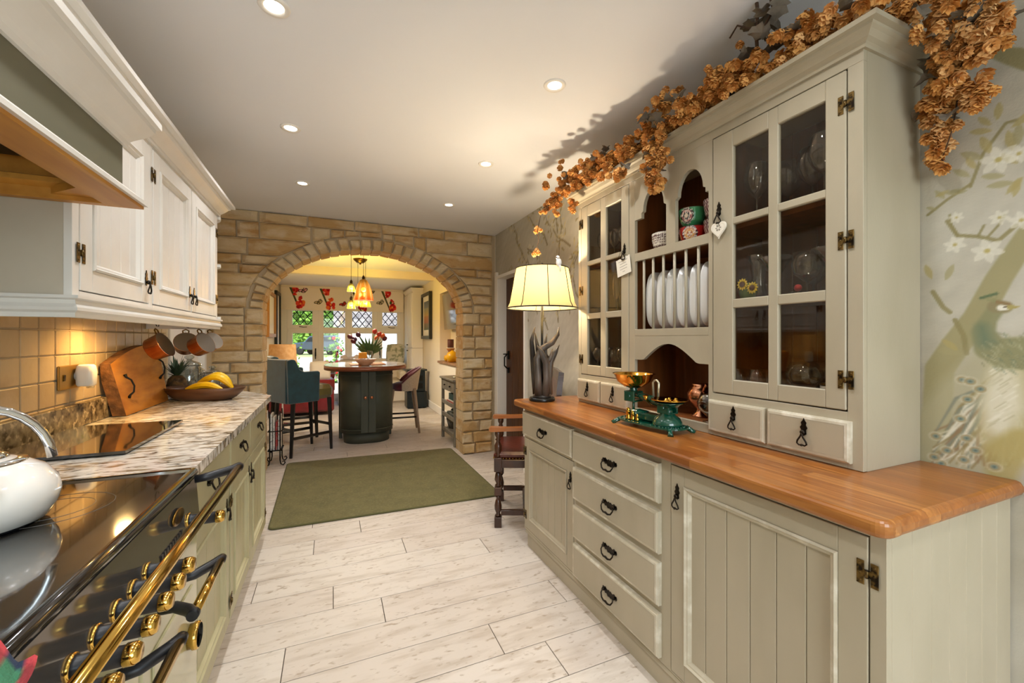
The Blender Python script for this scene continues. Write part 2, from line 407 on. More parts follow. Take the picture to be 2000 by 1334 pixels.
MB().box(WL - .05, WL - .012, 3.425, 3.46, 0, 1.995, .003).build('dark_strip', 'strip_dark', d1)  # upright dark strip set along the near edge of the white door
MB().lathe([(.0, .04), (.025, .035), (.028, .02), (.012, .012), (.012, 0)], (WL - .03, 3.48, 1.0), 12, 'x').build('door_knob', 'aged_brass', d1)
# ------------------------------------------------------------------ right wall: painted paper, recessed oak door
WR = 1.69
wr = struct('wall_right', MB().box(WR + .004, 1.95, -2.0, 3.573, 0, 2.44).box(WR + .004, 1.95, 3.573, 4.3, 1.955, 2.44).box(WR + .004, 1.95, 4.3, YF + .04, 0, 2.44), 'soft_white')
PX = lambda p: (at(p[0], p[1], X=WR).y, at(p[0], p[1], X=WR).z)
def mural(co):
    P = co[:, 1:3]; n = len(P); rs = np.random.RandomState(3)
    def fbm(q, s):
        v = np.zeros(n)
        for o in range(5):
            a = rs.uniform(-1, 1, (3, 2)) * s * 1.9 ** o; ph = rs.uniform(0, 6.28, 3)
            v += sum(np.sin(q @ a[i] + ph[i]) for i in range(3)) / 1.5 ** o
        return v / 4
    base = rgb('ada695') + (rgb('c3bfb2') - rgb('ada695')) * np.clip(.5 + fbm(P, 9)[:, None] * .6, 0, 1)
    base = base * (1 + .025 * fbm(P, 160)[:, None])
    def lay(d, col, soft=.004, op=1.):
        nonlocal base
        a = np.clip(.5 - d / soft, 0, 1)[:, None] * op; base = base * (1 - a) + np.asarray(col) * a
    def leaf(c, ang, L, wd, col, op=.75):
        c = np.array(c); dx = np.array((math.cos(ang), math.sin(ang))); q = (P - c) @ dx; r = np.abs((P - c) @ np.array((-dx[1], dx[0])))
        wdt = wd * np.sin(np.clip(q / L, 0, 1) * PI) ** .8; lay(np.where((q > 0) & (q < L), r - wdt, 1), col, .003, op)
    def flower(c, r, col='dedacb'):
        for k in range(6): leaf(c, k * PI / 3 + .3, r * .9, r * .24, rgb(col), .62)
        lay(np.linalg.norm(P - np.array(c), axis=1) - r * .16, rgb('b3a56a'))
    ol, od, tn = rgb('a09870'), rgb('8b8259'), rgb('a99b66')
    # --- panel beside the dresser: boughs and peacock
    lay(segd(P, [PX(p) for p in ((1806, 905), (1830, 800), (1835, 720), (1868, 672), (1908, 620), (1950, 545), (2010, 455), (2060, 400))], [.035, .034, .034, .033, .03, .028, .024, .022]), rgb('989066'), .006, .85)
    lay(segd(P, [PX(p) for p in ((1935, 100), (1980, 110), (2040, 130))], [.012, .02, .02]), od, .004, .9)
    for pts, wd in ((((1822, 570), (1842, 600), (1855, 610)), .006), (((1865, 625), (1882, 655), (1888, 690)), .006), (((1812, 420), (1850, 390), (1895, 360)), .004), (((1895, 365), (1920, 300), (1965, 240), (1985, 235)), .004),
                    (((1850, 432), (1870, 460), (1910, 462), (1950, 470), (1985, 440)), .005), (((1870, 460), (1858, 440), (1855, 420)), .003), (((1930, 462), (1950, 440), (1962, 420)), .003), (((1910, 462), (1922, 440)), .003)):
        lay(segd(P, [PX(p) for p in pts], [wd] * len(pts)), od, .003, .85)
    for px_, py_, an, L in ((1846, 388, 2.2, .04), (1826, 385, .3, .035), (1830, 410, 2.6, .03), (1895, 345, 2.4, .05), (1905, 330, 2.0, .045), (1915, 345, -.3, .05), (1925, 365, -.1, .055), (1890, 372, 3.0, .05), (1935, 300, 1.9, .06), (1920, 310, 2.5, .06),
                            (1955, 300, -.9, .05), (1968, 255, -1.4, .06), (1990, 240, -1.6, .06), (1938, 255, 2.8, .05), (1936, 245, 2.2, .045), (1948, 235, 1.5, .05), (1820, 545, 1.9, .05), (1846, 548, 1.2, .05), (1880, 690, 3.0, .06), (1872, 685, 2.4, .05), (1975, 250, .6, .06), (1965, 380, .9, .05), (1980, 385, 1.4, .05)):
        p = PX((px_, py_)); leaf(p, PI - an if False else PI - an, L, L * .17, tn if (px_ + py_) % 2 else ol)
    for px_, py_, r in ((1950, 312, .045), (1865, 478, .03), (1928, 490, .04), (1990, 300, .03), (1952, 425, .025), (1868, 425, .02), (1995, 430, .03)): flower(PX((px_, py_)), r)
    lay(segd(P, [PX((1935, 695)), PX((1900, 785)), PX((1845, 890))], [.04, .085, .13]), rgb('aca688'), .04, .75)
    for k in range(150):                                              # train: looping plumes and eyes
        a = PX((1990 - R.uniform(0, 60), 720 + R.uniform(0, 90))); b = PX((1815 + R.uniform(0, 190), 840 + R.uniform(0, 75))); m = ((a[0] + b[0]) / 2 + R.uniform(-.03, .03), (a[1] + b[1]) / 2 + R.uniform(-.03, .03))
        lay(segd(P, [a, m, b], [.002, .004, .002]), rgb(R.choice(['7f8474', '9b8f66', 'dcd8c6', '8f8159', 'c4bea4', '90785a'])), .004, .85)
    lay(segd(P, [PX((1990, 700)), PX((1985, 790)), PX((1970, 860))], [.05, .07, .06]), rgb('bdb48c'), .03, .85); lay(segd(P, [PX((1960, 735)), PX((1958, 790)), PX((1950, 830))], [.025, .038, .025]), rgb('d9d4c1'), .03, .85)
    for k in range(40):
        a = PX((1945 + R.uniform(0, 45), 700 + R.uniform(0, 130))); lay(segd(P, [a, (a[0] + .02, a[1] - .02)], [.002, .001]), rgb(R.choice(['e2decd', 'b2ab8b', 'c9c3a9'])), .003, .7)
    lay(segd(P, [PX((1990, 860)), PX((1960, 890)), PX((1955, 925))], [.03, .04, .03]), rgb('a8985a'), .02, .7)
    for px_, py_ in ((1890, 780), (1876, 818), (1828, 852), (1888, 856), (1850, 880), (1882, 898), (1942, 912), (1905, 880), (1838, 905), (1915, 760), (1880, 742), (1895, 745), (1825, 893)):
        c = np.array(PX((px_, py_))); r = np.linalg.norm((P - c) * np.array((1, 1.25)), axis=1)
        lay(r - .017, rgb('cfcab3'), .006, .55); lay(r - .0125, rgb('97845c'), .004, .7); lay(r - .0075, rgb('76908b'), .004, .75); lay(r - .0035, rgb('56645f'), .003, .8)
    body = [PX(p) for p in ((1948, 600), (1930, 625), (1920, 650), (1935, 680), (1965, 690), (2020, 690))]
    lay(segd(P, body, [.017, .018, .025, .034, .042, .045]), rgb('8b8a66'), .008, .95)
    lay(segd(P, [PX((1918, 640)), PX((1925, 668))], [.01, .014]), rgb('5f7360'), .03, .7)
    for k in range(90):
        a = PX((1915 + R.uniform(0, 95), 650 + R.uniform(0, 75))); lay(segd(P, [a, (a[0] - R.uniform(.004, .012), a[1] - R.uniform(.006, .014))], [.002, .001]), rgb(R.choice(['b5b192', '77785a', '9c9a78', '6c7a66'])), .003, .5)
    lay(segd(P, [PX((1946, 598)), PX((1962, 600))], [.018, .016]), rgb('8c8260'), .006, .95)
    lay(segd(P, [PX((1955, 601)), PX((1969, 602))], [.008, .005]), rgb('e4e0d2'), .004, 1); lay(segd(P, [PX((1962, 600)), PX((1966, 600))], [.002, .002]), rgb('4b3d2c'), .002, 1)
    lay(segd(P, [PX((1973, 600)), PX((1992, 599))], [.007, .001]), rgb('a89b62'), .002, 1); lay(segd(P, [PX((1947, 590)), PX((1972, 594))], [.004, .003]), rgb('8a6f4c'), .003, .8)
    for k in range(6): lay(segd(P, [PX((1944, 590)), PX((1916 + k * 6, 583 - k * 1.6))], [.001, .001]), rgb('8b8b64'), .002, .9); lay(np.linalg.norm(P - np.array(PX((1916 + k * 6, 582 - k * 1.7))), axis=1) - .004, rgb('596a4d'), .003, .9)
    # --- far panel behind the lamp: thin branches, pale blossom
    for k in range(17):
        yy = 2.25 + (k * .37) % 1.3; zz = .92 + (k * .61) % 1.25; p = (yy, zz); pts = [p]; a = R.uniform(.8, 1.8)
        for s_ in range(6): a += R.uniform(-.6, .6); p = (p[0] + .12 * math.cos(a), p[1] + .12 * math.sin(a)); pts.append(p)
        lay(segd(P, pts, [.009 - .001 * i for i in range(7)]), rgb('6f6140'), .005, .75)
        for q in pts[1:]:
            for _ in range(5): leaf((q[0] + R.uniform(-.05, .05), q[1] + R.uniform(-.05, .05)), R.uniform(0, 6.28), R.uniform(.03, .06), .008, rgb('bfae7c') if R.random() < .5 else rgb('857648'), .75)
            if R.random() < .4: flower((q[0] + R.uniform(-.08, .08), q[1] + R.uniform(-.08, .08)), R.uniform(.025, .045), 'd2ccb5')
    return base
for nm, y0, y1, z0, z1, st in (('wallpaper', .2, .76, .8, 2.44, .0035), ('wallpaper', .76, 3.573, .8, 2.44, .011), ('wallpaper', 3.573, 4.3, 1.955, 2.44, .02), ('wallpaper', 4.3, 4.41, 0, 2.44, .02), ('wallpaper', 2.3, 3.573, 0, .8, .02), ('wallpaper', -2.0, .2, 0, 2.44, .03), ('wallpaper', .2, 2.3, 0, .8, .03)):
    g = grid(max(1, int((y1 - y0) / st)), max(1, int((z1 - z0) / st)), lambda a, b: (WR, y1 + (y0 - y1) * a, z0 + (z1 - z0) * b))
    o = g.build(nm, 'paper', wr); paint(o.data, mural)
d2 = struct('door_2', MB().box(1.775, 1.815, 3.6, 4.28, .01, 1.93), 'door_oak')
for k in range(4): MB().box(1.768, 1.778, 3.6 + k * .17, 3.6 + k * .17 + .167, .012, 1.93, .003).build('board', 'door_oak', d2)
MB().box(1.66, 1.83, 4.28, 4.315, 0, 1.96, .004).box(1.66, 1.83, 3.56, 3.598, 0, 1.96, .004).box(1.66, 1.83, 3.598, 4.28, 1.93, 1.965, .004).box(1.662, WR, 4.315, 4.37, 0, 2.01, .004).build('door_frame', 'soft_white', d2)
hd = MB().tube([(1.74, 4.2, 1.1), (1.715, 4.2, 1.07), (1.715, 4.2, .98), (1.755, 4.2, .94)], .008, 8).box(1.75, 1.768, 4.185, 4.215, 1.05, 1.14, .003).box(1.75, 1.768, 4.185, 4.215, .9, .96, .003).tube([(1.7, 4.2, 1.105), (1.76, 4.2, 1.105)], .006, 6)
hd.build('door_handle', 'iron', d2)
# ------------------------------------------------------------------ rear of the kitchen, behind the photographer
wb = struct('wall_rear', MB().box(-1.3, -.6, -2.1, -1.95, 0, 2.44).box(1.5, 1.95, -2.1, -1.95, 0, 2.44).box(-.6, 1.5, -2.1, -1.95, 0, .65).box(-.6, 1.5, -2.1, -1.95, 2.25, 2.44), 'cream_wall')
w3 = struct('window_3', MB().box(-.6, 1.5, -2.08, -2.0, .65, .71).box(-.6, 1.5, -2.08, -2.0, 2.19, 2.25).box(-.6, -.54, -2.08, -2.0, .71, 2.19).box(1.44, 1.5, -2.08, -2.0, .71, 2.19).box(.42, .48, -2.08, -2.0, .71, 2.19), 'soft_white')
MB().box(-.56, 1.46, -2.05, -2.045, .7, 2.2).build('pane', 'window_glass', w3)
# ------------------------------------------------------------------ far room shell
RL = -.97
struct('wall_dining_left', MB().box(-1.3, RL, YB - .02, 9.5, 0, 2.44), 'cream_wall')
NY0, NY1, NZ0, NZ1 = 5.45, 6.95, .9, 2.03
wd_ = struct('wall_dining_right', MB().box(1.66, 1.95, YB - .02, NY0, 0, 2.44).box(1.66, 1.95, NY1, 9.5, 0, 2.44).box(1.66, 1.95, NY0, NY1, 0, NZ0).box(1.66, 1.95, NY0, NY1, NZ1, 2.44).box(1.85, 1.95, NY0, NY1, NZ0, NZ1), 'cream_wall')
M('ledge_wood', 'a47c57', .5, col2='7d5836', sc_=8)
MB().box(1.62, 1.85, NY0 - .02, NY1 + .02, NZ0 - .03, NZ0 + .004, .004).build('window_ledge', 'ledge_wood', wd_)
struct('baseboard_right', MB().box(1.642, 1.66, YB, 8.3, 0, .13, .006), 'soft_white')
struct('baseboard_left', MB().box(RL, RL + .018, YB, 9.3, 0, .13, .006), 'soft_white')
# ------------------------------------------------------------------ downlights
def downlight(x, y, lab):
    t = thing('downlight', lab, 'ceiling light', (x, y, 2.44), 0, 'recessed ceiling downlights')
    MB().lathe([(.03, .002), (.034, -.004), (.048, -.006), (.052, -.001), (.052, .0)], (x, y, 2.44), 28).build('rim', 'soft_white', t)
    MB().lathe([(0, -.003), (.031, -.002), (.031, .0)], (x, y, 2.44), 24).build('bulb', 'lamp_white', t)
    ln = 'downlight_beam' if y > 1 else 'downlight_beam_offscreen'
    d = bpy.data.lights.new(ln, 'SPOT'); d.energy = DL; d.spot_size = math.radians(125); d.spot_blend = .9; d.shadow_soft_size = .03; d.color = (.985, .985, 1)
    o = bpy.data.objects.new(ln, d); COL.objects.link(o); o.location = (x, y, 2.428); o.parent = t; o.matrix_parent_inverse = W(t).inverted()
DL = 26
for x, y, lab in ((-.19, 1.68, 'round recessed downlight between range hood and dresser'), (-.215, 2.61, 'round recessed downlight above the granite counter run'), (-.21, 3.5, 'round recessed downlight by the wall cabinet end near stone wall'), (.94, 1.69, 'round recessed downlight beside the hops shadow above the dresser'), (.94, 2.63, 'round recessed downlight above the table lamp'), (.93, 3.56, 'round recessed downlight between lamp and stone arch'),
                  (-.2, .75, 'round recessed downlight above the range'), (.94, .75, 'round recessed downlight above dresser end'), (-.2, -.19, 'round recessed downlight behind the range on rear ceiling'), (.94, -.19, 'round recessed downlight on rear ceiling by the wall')):
    downlight(x, y, lab)
# ------------------------------------------------------------------ hardware shared by cabinets (u right, v up, w out)
M('antique', '3a332b', .35, metal=.9, col2='1d1813', sc_=40); M('hinge_brass', '7b6236', .4, metal=.85, col2='241c12', sc_=70, lo=.4, hi=.6)
M('wood_dark', '4a2a14', .4)
def rect(u0, u1, v0, v1): return [(u0, v0), (u1, v0), (u1, v1), (u0, v1)]
def mk_drop():
    b = MB(); pl = [(0, -.012), (.008, -.006), (.007, .006), (.011, .014), (.006, .022), (.008, .03), (.003, .036), (0, .044)]
    b.prism(pl + [(-x, y) for x, y in pl[-2:0:-1]], 0, .003); b.sph((0, 0, .008), (.008, .008, .006), 8, 6)
    b.tube([(0, -.002, .012), (.004, -.014, .013), (.013, -.028, .012), (.015, -.036, .011), (.009, -.041, .011), (0, -.039, .012), (-.009, -.041, .011), (-.015, -.036, .011), (-.013, -.028, .012), (-.004, -.014, .013)], .0026, 6, closed=True)
    b.sph((0, -.04, .013), .0045, 6, 5); return b.mesh('handle', 'antique')
def mk_bail():
    b = MB(); h = [(0, .011), (.006, .016), (.013, .011), (.022, .012), (.03, .018), (.038, .013), (.046, .015), (.05, .004), (.044, -.004), (.036, -.002), (.03, -.009), (.02, -.006), (.012, -.014), (0, -.011)]
    b.prism(h + [(-x, y) for x, y in h[-2:0:-1]], 0, .002)
    for s in (-1, 1): b.sph((s * .036, .006, .008), (.007, .007, .007), 8, 6)
    b.tube([(-.036, .004, .012), (-.039, -.008, .016), (-.03, -.022, .02), (-.014, -.027, .022), (0, -.024, .022), (.014, -.027, .022), (.03, -.022, .02), (.039, -.008, .016), (.036, .004, .012)], [.003, .003, .0035, .004, .005, .004, .0035, .003, .003], 7)
    return b.mesh('handle', 'antique')
def mk_hinge():
    b = MB().box(-.021, -.006, -.027, .027, 0, .002, .0008).box(.006, .021, -.027, .027, 0, .002, .0008).box(-.008, .008, -.008, .008, 0, .0025)
    b.tube([(0, -.009, .004), (0, .009, .004)], .0035, 8)
    for u in (-.0135, .0135):
        for v in (-.019, 0, .019): b.sph((u, v, .002), (.003, .003, .0012), 6, 4)
    return b.mesh('hinge', 'hinge_brass')
DROP, BAIL, HINGE = mk_drop(), mk_bail(), mk_hinge()
MOULD = [(0, .006), (0, .024), (.005, .027), (.01, .021), (.015, .02), (.02, .012), (.024, .008)]
def panel_door(tg, F, w_, h, mat, n=5, st=.062, handle=None, hinges=(), edge_mat=None, name='door'):
    b = MB(F); c = .0015
    b.box(0, st, 0, h, 0, .02, c).box(w_ - st, w_, 0, h, 0, .02, c).box(st, w_ - st, 0, st, 0, .02, c).box(st, w_ - st, h - st, h, 0, .02, c)
    d = b.build(name, mat, tg); pw = (w_ - 2 * st) / n
    for k in range(n): MB(F).box(st + k * pw + .0006, st + (k + 1) * pw - .0006, st - .002, h - st + .002, .001, .0095, .0022).build('board', mat, d)
    MB(F).sweep(MOULD, [(st, h - st, 0), (w_ - st, h - st, 0), (w_ - st, st, 0), (st, st, 0)], True).build('moulding', edge_mat or mat, d)
    if handle: obj('handle', DROP, d, F=F @ T(handle[0], handle[1], .02))
    for u, v in hinges: obj('hinge', HINGE, d, F=F @ T(u, v, .0202))
    return d
def drawer(tg, F, w_, h, mat, pulls=((.5, .5),), kind=BAIL, worn=None, proud=.02):
    b = MB(F).box(.012, w_ - .012, .012, h - .012, 0, proud, .001); d = b.build('drawer', mat, tg)
    MB(F).sweep([(0, 0), (0, proud - .006), (.004, proud - .004), (.005, proud - .001), (.012, proud), (.0135, proud)], [(0, h, 0), (w_, h, 0), (w_, 0, 0), (0, 0, 0)], True).build('moulding', worn or mat, d)
    for u, v in pulls: obj('handle', kind, d, F=F @ T(w_ * u, h * v, proud))
    return d
def frame_rects(F, rs, mat, tg, name='face_frame', w0=-.018, w1=.0):
    b = MB(F)
    for u0, u1, v0, v1 in rs: b.box(u0, u1, v0, v1, w0, w1, .001)
    return b.build(name, mat, tg)
# ------------------------------------------------------------------ white wall cabinets over the counter
XU = -.632; G = 'white wall cabinets over the granite counter'
def wall_cab(y0, y1, lab, doors):
    t = thing('wall_cabinet', lab, 'cabinet', (WL + .2, (y0 + y1) / 2, 1.385), 0, G); F = FX(XU, y0, 1.385); w_ = y1 - y0
    MB().box(WL + .01, XU - .02, y0 + .004, y1, 1.385, 2.02).build('body', 'white_paint', t)
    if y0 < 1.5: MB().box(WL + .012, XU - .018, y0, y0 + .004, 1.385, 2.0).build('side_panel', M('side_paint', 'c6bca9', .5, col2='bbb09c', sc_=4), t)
    us = [0] + [u for d in doors for u in (d[0] - .003 - y0, d[1] + .003 - y0)] + [w_]
    rs = [(us[i], us[i + 1], 0, .635) for i in range(0, len(us), 2)] + [(us[i], us[i + 1], 0, .015) for i in range(1, len(us) - 1, 2)] + [(us[i], us[i + 1], .612, .635) for i in range(1, len(us) - 1, 2)]
    frame_rects(F, rs, 'white_paint', t)
    for a, b, hs in doors:
        dw = b - a; dh = .591; lft = hs == 'L'
        panel_door(t, FX(XU - .018, a, 1.403), dw, dh, 'white_paint', 5, .062, ((dw - .028) if lft else .028, .075), [(0 if lft else dw, .1), (0 if lft else dw, dh - .1)])
    return t
wall_cab(1.47, 1.985, 'white wall cabinet with one beaded door partly behind the range hood', [(1.505, 1.965, 'L')])
wall_cab(1.985, 2.975, 'white double wall cabinet with two beaded doors beside the stone wall', [(2.005, 2.472, 'L'), (2.484, 2.95, 'R')])
CROWN = [(-.02, 0), (.01, 0), (.012, .012), (.018, .018), (.03, .03), (.046, .05), (.054, .054), (.056, .062), (.075, .066), (.075, .082), (.068, .09), (-.05, .09)]
MB().sweep(CROWN, [(XU, -.5, 2.005), (XU, 2.99, 2.005), (WL, 2.99, 2.005)]).build('cornice_moulding', 'white_paint', label='white stepped cornice running along the tops of the white wall cabinets', cat='moulding')
RAILP = [(-.012, .058), (.02, .058), (.02, .05), (.01, .046), (.012, .036), (.018, .026), (.018, .018), (.01, .012), (.01, 0), (-.012, 0), (-.012, .058)]
MB().sweep(RAILP, [(WL + .012, 1.47, 1.327), (XU, 1.47, 1.327), (XU, 2.99, 1.327), (WL + .012, 2.99, 1.327)]).build('light_rail', 'white_paint', label='white moulded light rail under the white wall cabinets', cat='moulding')
t = thing('corner_shelf', 'white open corner shelves at the far end of the wall cabinets', 'shelf', (-.8, 3.08, 1.39))
MB().box(WL + .012, WL + .03, 2.992, 3.22, 1.39, 2.0, .002).build('back_panel', 'white_paint', t)
for z in (1.385, 1.7, 1.985): MB().prism([(WL + .03, 2.992)] + [(WL + .03 + .33 * math.cos(a), 2.992 + .22 * math.sin(a)) for a in [PI / 2 * k / 10 for k in range(11)]], z, z + .018).build('shelf', 'white_paint', t)
# under-cabinet lamp, warm
def strip_light(x, y, lab):
    t = thing('under_cabinet_lamp', lab, 'lamp', (x, y, 1.383), )
    MB().lathe([(0, -.014), (.028, -.012), (.03, -.008)], (x, y, 1.385), 20).build('lens', 'lamp_warm', t)
    MB().lathe([(.03, -.008), (.034, -.01), (.034, 0)], (x, y, 1.385), 20).build('rim', 'chrome', t)
    d = bpy.data.lights.new('under_cabinet_beam', 'SPOT'); d.energy = 14; d.spot_size = 2.9; d.spot_blend = .8; d.shadow_soft_size = .03; d.color = (1, .62, .22)
    o = bpy.data.objects.new('under_cabinet_beam', d); COL.objects.link(o); o.location = (x, y, 1.368); o.parent = t; o.matrix_parent_inverse = W(t).inverted()
M('lamp_warm', 'ffe2a8', .4, emit='ffc86a', es=7)
strip_light(-.82, 2.3, 'round warm lamp under the white cabinets above the brass socket')
# ------------------------------------------------------------------ range hood
M('hood_green', '6a6752', .6, col2='64624d', sc_=4); M('pine', 'd0953f', .45, col2='ae7128', sc_=4, st=(5, .6, 5), lo=.3, hi=.75, wave=('935a1c', 2, (8, .5, 8), .6, .8))
M('steel_dark', '2a2826', .35, metal=.8)
t = thing('range_hood', 'white mantel range hood with green panel and pine underside', 'range hood', (-.75, .7, 1.63)); HY0, HY1 = -.5, 1.466
MB().box(WL + .012, XU - .005, HY0, HY1, 1.76, 2.02).box(WL + .012, XU, HY0, HY1, 1.8, 2.02).build('mantel', 'white_paint', t)
MB().box(-.6, -.527, HY0, HY1, 1.685, 1.84, .001).build('front_panel', 'hood_green', t)
MB().prism([(-.472, 1.636), (-.472, 1.646), (-.524, 1.69), (-.56, 1.69), (-.56, 1.672), (-.49, 1.636)], HY0, HY1 + .002, 'xz').build('lip', 'white_paint', t)
MB().sweep([(-.1, 0), (.008, 0), (.01, .014), (.018, .024), (.036, .042), (.054, .066), (.056, .078), (.066, .082), (.066, .1), (-.02, .125), (-.105, .14)], [(-.527, HY0, 1.797), (-.527, HY1, 1.797), (XU + .004, HY1, 1.797)]).build('moulding', 'white_paint', t)
MB().box(-.56, -.481, HY0, HY1, 1.628, 1.637, .001).build('front_board', 'pine', t)
MB().box(WL + .012, -.56, HY1 - .026, HY1, 1.628, 1.74, .001).build('end_board', 'pine', t)
MB().prism([(HY1 - .026, 1.655), (HY1 - .05, 1.663), (HY1 - .05, 1.676), (HY1 - .026, 1.684)], WL + .012, -.6, 'yz').build('batten', 'pine', t)
MB().prism([(-.575, 1.638), (-.56, 1.638), (-.585, 1.74), (-.6, 1.74)], HY0, HY1 - .026, 'xz').build('inner_board', 'pine', t)
MB().box(WL + .012, -.59, HY0, HY1 - .026, 1.741, 1.752).build('top_board', 'pine', t)
MB().prism([(-.575, HY1 - .026), (-.66, HY1 - .026), (-.575, HY1 - .11)], 1.64, 1.66).build('corner_block', 'pine', t)
MB().box(-.95, -.665, .2, 1.4, 1.712, 1.741, .004).box(-.92, -.7, .25, 1.3, 1.704, 1.713).build('extractor', 'steel_dark', t)
# ------------------------------------------------------------------ counter, base cabinets
M('granite', '988468', .1, col2='ece4d6', sc_=16, st=(1, 3, 1), det=10, lo=.37, hi=.53, wave=('3b2e1f', 26, (1, 3, 1), .58, .66), coat=.3)
M('granite_dark', '8b7a5c', .2, col2='4a3c28', sc_=28, det=8, lo=.42, hi=.62, wave=('c3ad86', 40, (1, 1, 1), .55, .68))
cp = [(WL + .002, 1.425), (-.355, 1.425), (-.362, 3.06), (-.62, 3.48), (WL + .002, 3.63)]
b = MB().prism(cp, .878, .91); b.build('granite_worktop', 'granite', label='veined cream and brown granite worktop beside the range', cat='worktop')
MB().box(WL + .01, WL + .034, .9, 2.52, .911, 1.006, .003).build('granite_upstand', 'granite_dark', label='speckled granite upstand along the tiled wall', cat='upstand')
XB = -.392; GB = 'cream base cabinets under the granite'
def base_cab(y0, y1, lab, cols, nm='base_cabinet'):
    t = thing(nm, lab, 'cabinet', (-.7, (y0 + y1) / 2, 0), 0, GB); F = FX(XB, y0, .1); h = .776; w_ = y1 - y0
    MB().box(WL + .012, XB - .02, y0, y1, .1, .876).build('body', 'left_cab', t)
    MB().box(WL + .012, -.445, y0, y1, 0, .1).build('toe_kick', 'left_cab', t)
    us = [0] + [u for c in cols for u in (c[0] - .003 - y0, c[1] + .003 - y0)] + [w_]
    rs = [(us[i], us[i + 1], 0, h) for i in range(0, len(us), 2)]
    for i in range(1, len(us) - 1, 2): rs += [(us[i], us[i + 1], 0, .017), (us[i], us[i + 1], .575, .605), (us[i], us[i + 1], .757, h)]
    frame_rects(F, rs, 'left_cab', t)
    for a, b, hs in cols:
        dw = b - a; lft = hs == 'L'
        panel_door(t, FX(XB - .016, a, .12), dw, .552, 'left_cab', 4, .06, ((dw - .026) if lft else .026, .47), [(0 if lft else dw, .07), (0 if lft else dw, .48)])
        drawer(t, FX(XB - .014, a, .708), dw, .146, 'left_cab', ((.5, .5),))
    return t
base_cab(1.43, 2.02, 'cream base cabinet with drawer and door next to the range', [(1.46, 2.0, 'L')])
base_cab(2.02, 3.05, 'cream double base cabinet with two drawers at the counter end', [(2.045, 2.475, 'L'), (2.485, 2.99, 'R')])
t = thing('base_cabinet', 'cream angled end cabinet below the granite corner', 'cabinet', (-.75, 3.25, 0))
MB().prism([(WL + .012, 3.051), (XB, 3.051), (-.632, 3.46), (WL + .012, 3.6)], .1, .876).build('body', 'left_cab', t)
MB().prism([(WL + .012, 3.051), (-.445, 3.051), (-.64, 3.38), (WL + .012, 3.48)], 0, .1).build('toe_kick', 'left_cab', t)
# ------------------------------------------------------------------ range cooker
M('hob_black', '120e0b', .03, coat=1, spec=.9); M('fascia', '6a645d', .1, metal=.6, coat=.5); M('rubber_black', '17181c', .38); M('black_trim', '1d1a18', .12, coat=.6)
t = thing('range_cooker', 'cream range cooker with black glass hob and brass towel rail', 'cooker', (-.66, .85, 0)); RY0, RY1 = .25, 1.412; XR = -.345
MB().box(WL + .05, XR - .02, RY0, RY1, .06, .896, .002).build('body', 'fascia', t)
MB().box(WL + .05, XR - .1, RY0, RY1, 0, .06).build('plinth', 'rubber_black', t)
MB().box(WL + .05, XR - .018, RY0, RY1, .896, .908, .002).build('hob_glass', 'hob_black', t)
for cx, cy_, r in ((-.55, 1.2, .1), (-.8, 1.2, .085), (-.6, .85, .13), (-.55, .5, .1)):
    b = MB()
    for q in (r, r * .68): b.tube([(cx + q * math.cos(2 * PI * k / 48), cy_ + q * math.sin(2 * PI * k / 48), .9081) for k in range(48)], .0006, 4, closed=True)
    b.build('cooking_zone', M('zone_print', '5a5650', .3), t)
MB().tube([(XR - .012, RY0, .9), (XR - .012, RY1 + .004, .9)], .012, 12).build('front_trim', 'black_trim', t)
MB().box(WL + .05, XR - .012, RY1 - .006, RY1 + .004, .9, .913, .002).build('side_trim', 'chrome', t)
MB().prism([(XR - .02, .765), (XR, .765), (XR + .004, .775), (XR - .004, .888), (XR - .02, .888)], RY0, RY1, 'xz').build('control_panel', 'fascia', t)
for k, y in enumerate((1.32, 1.06, .995, .93, .862, .795, .73, .6, .53)):
    kb = MB().lathe([(.018, .004), (.0145, .01), (.014, .062)], (XR, y, .801), 24, 'x').build('knob', 'rubber_black', t)
    MB().lathe([(.0145, .062), (.0158, .063), (.0158, .075), (.012, .081), (0, .081)], (XR, y, .801), 24, 'x').build('knob_cap', 'brass', kb)
    MB().lathe([(.019, .0), (.019, .005), (.015, .007)], (XR, y, .801), 20, 'x').build('knob_ring', 'brass', kb)
b = MB()
for k in range(9): b.box(XR + .0, XR + .005, 1.13 + k * .016, 1.14 + k * .016, .785, .8)
b.build('air_vents', 'rubber_black', t, kind='stuff')
MB(FX(XR + .001, 1.24, .842)).lathe([(0, .004), (.02, .004), (.027, .005), (.03, .003), (.03, 0)], n=28, sx=1.25, sy=.62).build('badge', 'aged_brass', t)
def bar_rail(x, z, y0, y1, r, tg, nm, br=.3):
    o = MB().tube([(x, y0, z), (x, y1, z)], r, 18).build(nm, 'brass', tg)
    for y, s in ((y0, -1), (y1, 1)):
        MB().tube([(XR + .002, y - s * .05, z - .006), (XR + .03, y - s * .045, z - .004), (x - .012, y - s * .012, z), (x, y + s * .006, z), (x, y + s * .016, z)], [.011, .0115, .012, r + .003, r + .001], 14).build('bracket', 'rubber_black', o)
    return o
bar_rail(-.252, .897, RY0 + .04, 1.425, .0108, t, 'towel_rail')
for a, b in ((1.04, 1.405), (.26, 1.03)):
    d = MB().box(XR - .02, XR, a, b, .115, .755, .006).build('oven_door', 'range_green', t)
    MB().box(XR - .002, XR + .004, a + .05, b - .05, .17, .62, .003).build('door_panel', 'range_green', d)
    bar_rail(-.27, .69, a + .04, b - .1 if b > 1.2 else b - .045, .0098, d, 'door_handle')
g = at(385, 1240, X=XR + .02)
